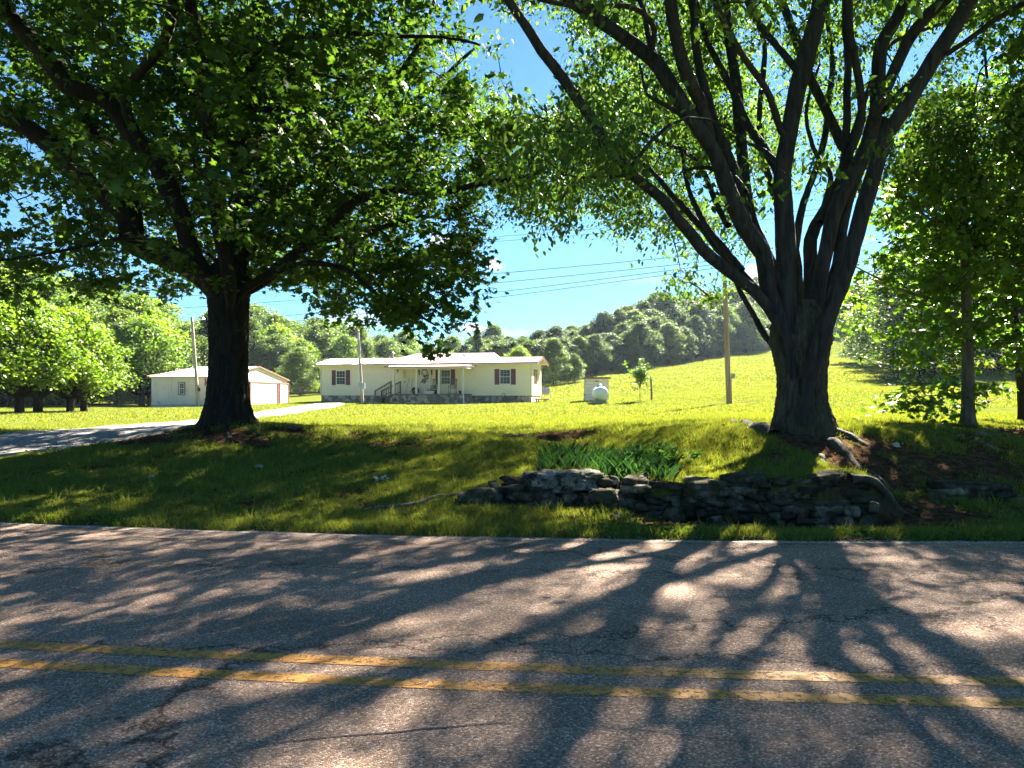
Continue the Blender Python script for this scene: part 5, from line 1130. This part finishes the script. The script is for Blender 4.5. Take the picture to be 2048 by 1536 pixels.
for k in range(10):                                   # upright and broken pieces along the face
    x = .9 + 3.1 * r_.random(); zb = float(wall_base(x)); addst((x, float(wall_y(x)) - .06 - .12 * r_.random(), zb + .03 + .25 * r_.random() ** 2), (.1 + .12 * r_.random(), .1, .1 + .16 * r_.random()), r_.random() * 3, r_.normal() * .5)
for (a, b_) in ((1560, 975), (1640, 962), (1660, 958), (1690, 968), (1610, 972), (1665, 950), (1640, 952)):
    X_ = (a - CX) / F * 8.2; addst((X_, 8.15, CH - (b_ - HY) / F * 8.2), (.3 + .1 * r_.random(), .3, .06), r_.normal() * .3, r_.normal() * .1)
wall = uniform_faces('stone_wall', np.vstack(VV), np.vstack(FQ), M['rock']); tag(wall, 'long dry stacked wall of dark flat stones along the roadside ditch', 'stone wall')
VV = []; FQ = []; nv = 0
for course in range(3):
    x = 5.0 + r_.random() * .2
    while x < 6.0:
        w_ = .16 + .2 * r_.random(); yy = 8.55; addst((x + w_ / 2, yy + course * .05, gz(x, yy - .1) - .02 + course * .075), (w_ * 1.1, .3, .09), r_.normal() * .15, r_.normal() * .12); x += w_
wall2 = uniform_faces('stone_wall', np.vstack(VV), np.vstack(FQ), M['rock']); tag(wall2, 'short low remnant of stone wall half buried in the bank at the right edge', 'stone wall')
def boulder(name, c, size, label, mat, seed, rz=0.0, n=48, group=None, flat=.6):
    u = np.linspace(0, np.pi, n // 2); v = np.arange(n) * 2 * np.pi / n; U, Vv = np.meshgrid(u, v, indexing='ij')
    D_ = np.stack([np.sin(U) * np.cos(Vv), np.sin(U) * np.sin(Vv), np.cos(U)], -1); P_ = np.sign(D_) * np.abs(D_) ** flat
    nn = vnoise(D_[..., 0] * 2 + D_[..., 2], D_[..., 1] * 2, 1.6, seed) * .5 + vnoise(D_[..., 0] * 3 - D_[..., 2] * 2, D_[..., 1] * 3 + D_[..., 2], 3.5, seed + 1) * .25 + vnoise(D_[..., 0] * 5 + D_[..., 2] * 3, D_[..., 1] * 5, 6, seed + 2) * .12
    P_ = P_ * (1 + nn[..., None]) * np.array(size) / 2; i = np.arange(n // 2 - 1)[:, None] * n; j = np.arange(n)[None]; jj = (j + 1) % n
    o = uniform_faces(name, P_.reshape(-1, 3), np.stack([i + j, i + n + j, i + n + jj, i + jj], -1).reshape(-1, 4), mat); o.location = c; o.rotation_euler = (0, .0, rz); tag(o, label, 'rock', group); return o
boulder('boulder', (.62, 8.25, .30), (.80, .55, .24), 'large boulder with sun patches in its pale colour on top of the stone wall', M['slab'], 3)
boulder('rock', (.18, 8.28, .2), (.62, .5, .24), 'dark flat rock at the left shoulder of the pale boulder', M['rock'], 9)
boulder('rock', (-.36, 7.95, .17), (.28, .22, .11), 'broken angular stone at the left end of the stone wall', M['rock'], 14, .3, 30)
boulder('rock', (1.02, 7.88, .17), (.30, .24, .15), 'rounded greenish stone at the right foot of the pale boulder', M['rock'], 19, .2, 30)
boulder('rock', (.05, 13.0, gz(.05, 13.0)), (.55, .35, .16), 'low brown rock at the edge of the washed out gully', M['rock'], 23, .2, 30)
for k, (px, py, s_, lab) in enumerate([(1060, 1010, .1, 'small grey stone in the grass below the left end of the wall'), (1118, 1008, .11, 'small round stone at the wall foot under the boulder'), (1235, 1033, .07, 'small pale stone on the sunlit verge below the wall'), (1272, 1056, .07, 'small pinkish stone at the edge of the ditch'), (1875, 1000, .16, 'grey half buried stone in the bank under the maple'), (754, 968, .05, 'small white stone lying on the shaded grass bank')]):
    g_ = G(px, py); boulder('stone', (g_.x, g_.y, g_.z + s_ * .15), (s_ * 1.3, s_, s_ * .7), lab, M['slab'] if s_ < .15 else M['rock'], 30 + k, k, 20)
# fallen stick and debris
P_ = spline(np.array([tuple(G(*p)) for p in [(718, 1029), (750, 1021), (800, 1018), (840, 1010), (870, 1001), (910, 997), (950, 993)]]), .05); P_[:, 2] += .03
mb = MB(); mb.tube(P_, np.linspace(.015, .035, len(P_)), 8); tag(mb.build('fallen_branch', M['barkC'], None, True), 'long curved fallen branch lying on the grass left of the wall', 'branch')
g_ = G(598, 862); mb = MB()
for k in range(9):
    a = r_.random() * 6; mb.tube([(g_.x, g_.y, g_.z), (g_.x + .12 * math.cos(a), g_.y + .1 * math.sin(a), g_.z + .1 * r_.random() + .03), (g_.x + .28 * math.cos(a), g_.y + .2 * math.sin(a), g_.z + .08)], [.025, .02, .008], 5)
tag(mb.build('old_stump', M['barkC'], None, True), 'small knot of pale roots on the dirt right of the big oak', 'stump')
for k, (px, py, lab) in enumerate([(755, 962, 'curled pale dead leaf on the grass bank left of the wall'), (516, 939, 'pale dry leaf on the dark slope in front of the oak'), (300, 958, 'pale dry leaf far left on the dark slope below the oak'), (1800, 894, 'light dry leaf on the shaded bank between the big tree and the maple')]):
    g_ = G(px, py); leaves('dead_leaf', np.array([[g_.x, g_.y, g_.z + .05], [g_.x + .05, g_.y, g_.z + .06]]), .1, M['concrete'], None, TPL_MAPLE); o = bpy.context.scene.objects
    tag(col.objects[-1], lab, 'leaf')

# ------------------------------------------------------------------ grass, irises, litter
def blades(P_, h, w, lean, curve=.0):
    n = len(P_); a = rng.random(n) * 2 * np.pi; b_ = rng.random(n) * 2 * np.pi
    side = np.stack([np.cos(a), np.sin(a), a * 0], -1) * (w / 2)[:, None]; ln = np.stack([np.cos(b_), np.sin(b_), b_ * 0], -1) * (h * lean)[:, None]; up = np.zeros((n, 3)); up[:, 2] = h
    V = np.stack([P_ - side, P_ + side, P_ + up + ln], 1).reshape(-1, 3); return V
def scatter(n, x0, x1, y0, y1, keep):
    X = rng.uniform(x0, x1, n); Y = rng.uniform(y0, y1, n); k = keep(X, Y); return X[k], Y[k]
def keep(X, Y):
    e = Y - edge(X); k = (e > .02 + .05 * vnoise(X, Y, 5, 71)) & ~drive_mask(X, Y) & (dirt(X, Y) < .35 + .5 * rng.random(X.shape))
    k &= np.abs(X / Y) < .78
    onwall = (X > -.6) & (X < 4.2) & (Y > wall_y(X) - .18) & (Y < wall_y(X) + .22 + .1 * vnoise(X, Y, 3, 88)); k &= ~onwall
    k &= ~((X > 1.3) & (X < 4.6) & (e > .5) & (Y < wall_y(X)))
    return k
GV = []
X, Y = scatter(620000, -8, 8, 6.3, 12.5, keep); Z = zf(X, Y); e = Y - edge(X)
h = (.035 + .035 * rng.random(len(X))) * (1 + .7 * np.clip(fbm(X, Y, 1.4, 90), -.3, .8)) * np.where(e < .45, 1.45, 1.0); GV.append(blades(np.stack([X, Y, Z - .005], -1), h, .006 + .006 * rng.random(len(X)), .6))
X, Y = scatter(430000, -15, 14, 12.5, 24, keep); Z = zf(X, Y); h = (.035 + .04 * rng.random(len(X))) * (1 + .8 * np.clip(fbm(X, Y, .9, 93), -.3, .8)); GV.append(blades(np.stack([X, Y, Z - .005], -1), h, .012 + .01 * rng.random(len(X)), .7))
X, Y = scatter(420000, -40, 42, 24, 64, keep); Z = zf(X, Y); h = (.03 + .04 * rng.random(len(X))) * (1 + .6 * np.clip(fbm(X, Y, .4, 95), -.3, .8)); GV.append(blades(np.stack([X, Y, Z - .005], -1), h, .03 + .03 * rng.random(len(X)), .9))
def keepf(X, Y): return (X > -6 + (Y - 60) * .05) & (np.abs(X / Y) < .8)
X, Y = scatter(330000, -8, 100, 60, 165, keepf); Z = zf(X, Y); h = .06 + .08 * rng.random(len(X)); GV.append(blades(np.stack([X, Y, Z - .01], -1), h, .10 + .08 * rng.random(len(X)), 1.2))
V = np.vstack(GV); M['grass'] = leafmat('grass_blades', (.056, .096, .020), (.205, .225, .052), tr=.35, rough=.8, tcol=1.5, spec=.15)
tag(uniform_faces('grass', V, np.arange(len(V)).reshape(-1, 3), M['grass']), 'short mown grass of the lawn and bank, yellow green in the sun', 'grass', kind='stuff')
# tall strap leaves of the iris bed: two-segment blades
def inbed(X, Y): 
    px = CX + X / Y * F; return (px > 1080) & (px < 1345) & (Y > 8.35 + .5 * vnoise(X, X * 0, 1.5, 99)) & (Y < 10.7) & (Y > 8.35 + (px < 1195) * .55) & (vnoise(X, Y, 1.6, 101) > -.34)
X, Y = scatter(3400, .3, 3.2, 8.3, 10.8, inbed); Z = zf(X, Y); n = len(X); h = .10 + .22 * rng.random(n); a = rng.random(n) * 6.283; b_ = rng.random(n) * 6.283
P_ = np.stack([X, Y, Z - .02], -1); side = np.stack([np.cos(a), np.sin(a), a * 0], -1) * .011; ln = np.stack([np.cos(b_), np.sin(b_), b_ * 0], -1) * (h * .6)[:, None]
up = np.zeros((n, 3)); up[:, 2] = h; mid = P_ + up * .6 + ln * .3
V = np.stack([P_ - side, P_ + side, mid + side * .9, P_ + up * .98 + ln, mid - side * .9], 1).reshape(-1, 3)
M['weed'] = leafmat('weed_leaves', (.03, .085, .02), (.08, .16, .03), tr=.4, rough=.85, spec=.05)
M['iris'] = leafmat('strap_leaves', (.014, .052, .02), (.04, .10, .032), tr=.35)
tag(uniform_faces('iris_leaves', V, np.arange(len(V)).reshape(-1, 5), M['iris']), 'bed of upright dark green strap leaves behind the boulder and the wall', 'plants', kind='stuff')
X, Y = scatter(260, 1.2, 2.8, 8.8, 10.2, lambda X, Y: ((X - 2.0) / .6) ** 2 + ((Y - 9.5) / .5) ** 2 < 1); 
tag(leaves('broad_weeds', np.stack([X, Y, zf(X, Y) + .12 + .16 * rng.random(len(X))], -1), .075, M['weed'], None, TPL_OVAL), 'light broad leafed weeds among the strap leaves', 'weeds', kind='stuff')
# weeds along the verge
def kv(X, Y): e = Y - edge(X); return (e > -.03) & (e < .4) & (vnoise(X, Y * 0, 1.1, 104) > .02)
X, Y = scatter(15000, -6, 6.5, 6.2, 7.6, kv); 
tag(leaves('verge_weeds', np.stack([X, Y, zf(X, Y) + .01 + .05 * rng.random(len(X))], -1), .035, M['weed'], None, TPL_OVAL, droop=-.2), 'small leafy weeds along the road edge', 'weeds', kind='stuff')
# leaf litter on bare dirt
def kd(X, Y): return (dirt(X, Y) > .35) & (rng.random(X.shape) < .6) & (Y > edge(X) + .05)
X, Y = scatter(60000, -8, 10, 6.6, 15, kd); M['litter'] = leafmat('dry_litter', (.04, .026, .016), (.11, .075, .045), tr=.1, spec=0)
tag(leaves('leaf_litter', np.stack([X, Y, zf(X, Y) + .012], -1), .035, M['litter'], None, TPL_OVAL, droop=0, tilt=.3), 'brown dry leaf litter on the bare earth', 'leaf litter', kind='stuff')

X, Y = scatter(2600, -9, 9, 6.6, 13, lambda X, Y: (Y > edge(X) + .1) & (vnoise(X, Y, .5, 120) > -.2))
tag(leaves('fallen_leaves', np.stack([X, Y, zf(X, Y) + .035], -1), .038, leafmat('fallen_leaf', (.04, .028, .016), (.12, .09, .05), tr=.2, spec=0), None, TPL_MAPLE, droop=0, tilt=.5), 'small dry fallen leaves and twigs scattered over the shaded grass', 'leaves', kind='stuff')
# taller tufts
X, Y = scatter(1500, -8, 8, 6.4, 15, keep); k_ = 16; X = np.repeat(X, k_) + rng.normal(size=len(X) * k_) * .025; Y = np.repeat(Y, k_) + rng.normal(size=len(Y) * k_) * .025
V = blades(np.stack([X, Y, zf(X, Y) - .005], -1), .08 + .09 * rng.random(len(X)), .008 + .005 * rng.random(len(X)), .55)
tag(uniform_faces('grass_tufts', V, np.arange(len(V)).reshape(-1, 3), M['grass']), 'taller tufts of coarse grass on the bank', 'grass', kind='stuff')
# loose gravel along the far road edge
def stonesat(X, Y, sz):
    n = len(X); a = rng.random((n, 6)) * .5 + .7; D_ = np.array([[1, 0, 0], [0, 1, 0], [-1, 0, 0], [0, -1, 0], [0, 0, .7], [0, 0, -.5]]); V = np.stack([X, Y, zf(X, Y) + .012], -1)[:, None, :] + D_[None] * a[..., None] * sz[:, None, None]
    F_ = np.array([[0, 1, 4], [1, 2, 4], [2, 3, 4], [3, 0, 4], [1, 0, 5], [2, 1, 5], [3, 2, 5], [0, 3, 5]]); return V.reshape(-1, 3), (F_[None] + 6 * np.arange(n)[:, None, None]).reshape(-1, 3)
X, Y = scatter(26000, -8, 8, 6.2, 8.0, lambda X, Y: np.abs(Y - edge(X) - .06 - .05 * vnoise(X, Y * 0, 2, 140)) < .09 * rng.random(X.shape) + .01)
V, Fq = stonesat(X, Y, .006 + .012 * rng.random(len(X)) ** 2); tag(uniform_faces('road_edge_gravel', V, Fq, M['litter_stone'] if 'litter_stone' in M else gravel), 'loose gravel and grit along the road edge', 'gravel', kind='stuff')
# ------------------------------------------------------------------ air
def haze():
    m = bpy.data.materials.new('haze'); m.use_nodes = True; N = m.node_tree.nodes; N.clear()
    o = N.new('ShaderNodeOutputMaterial'); v = N.new('ShaderNodeVolumePrincipled'); v.inputs['Color'].default_value = (.62, .80, 1, 1); v.inputs['Density'].default_value = .00012; v.inputs['Anisotropy'].default_value = .3
    m.node_tree.links.new(v.outputs[0], o.inputs['Volume']); m.cycles.homogeneous_volume = True
    mb = MB(); mb.box(-270, 270, -70, 300, -12, 62); return tag(mb.build('haze', m), 'pale blue summer air over the field and the hillside', 'haze', kind='stuff')
haze()
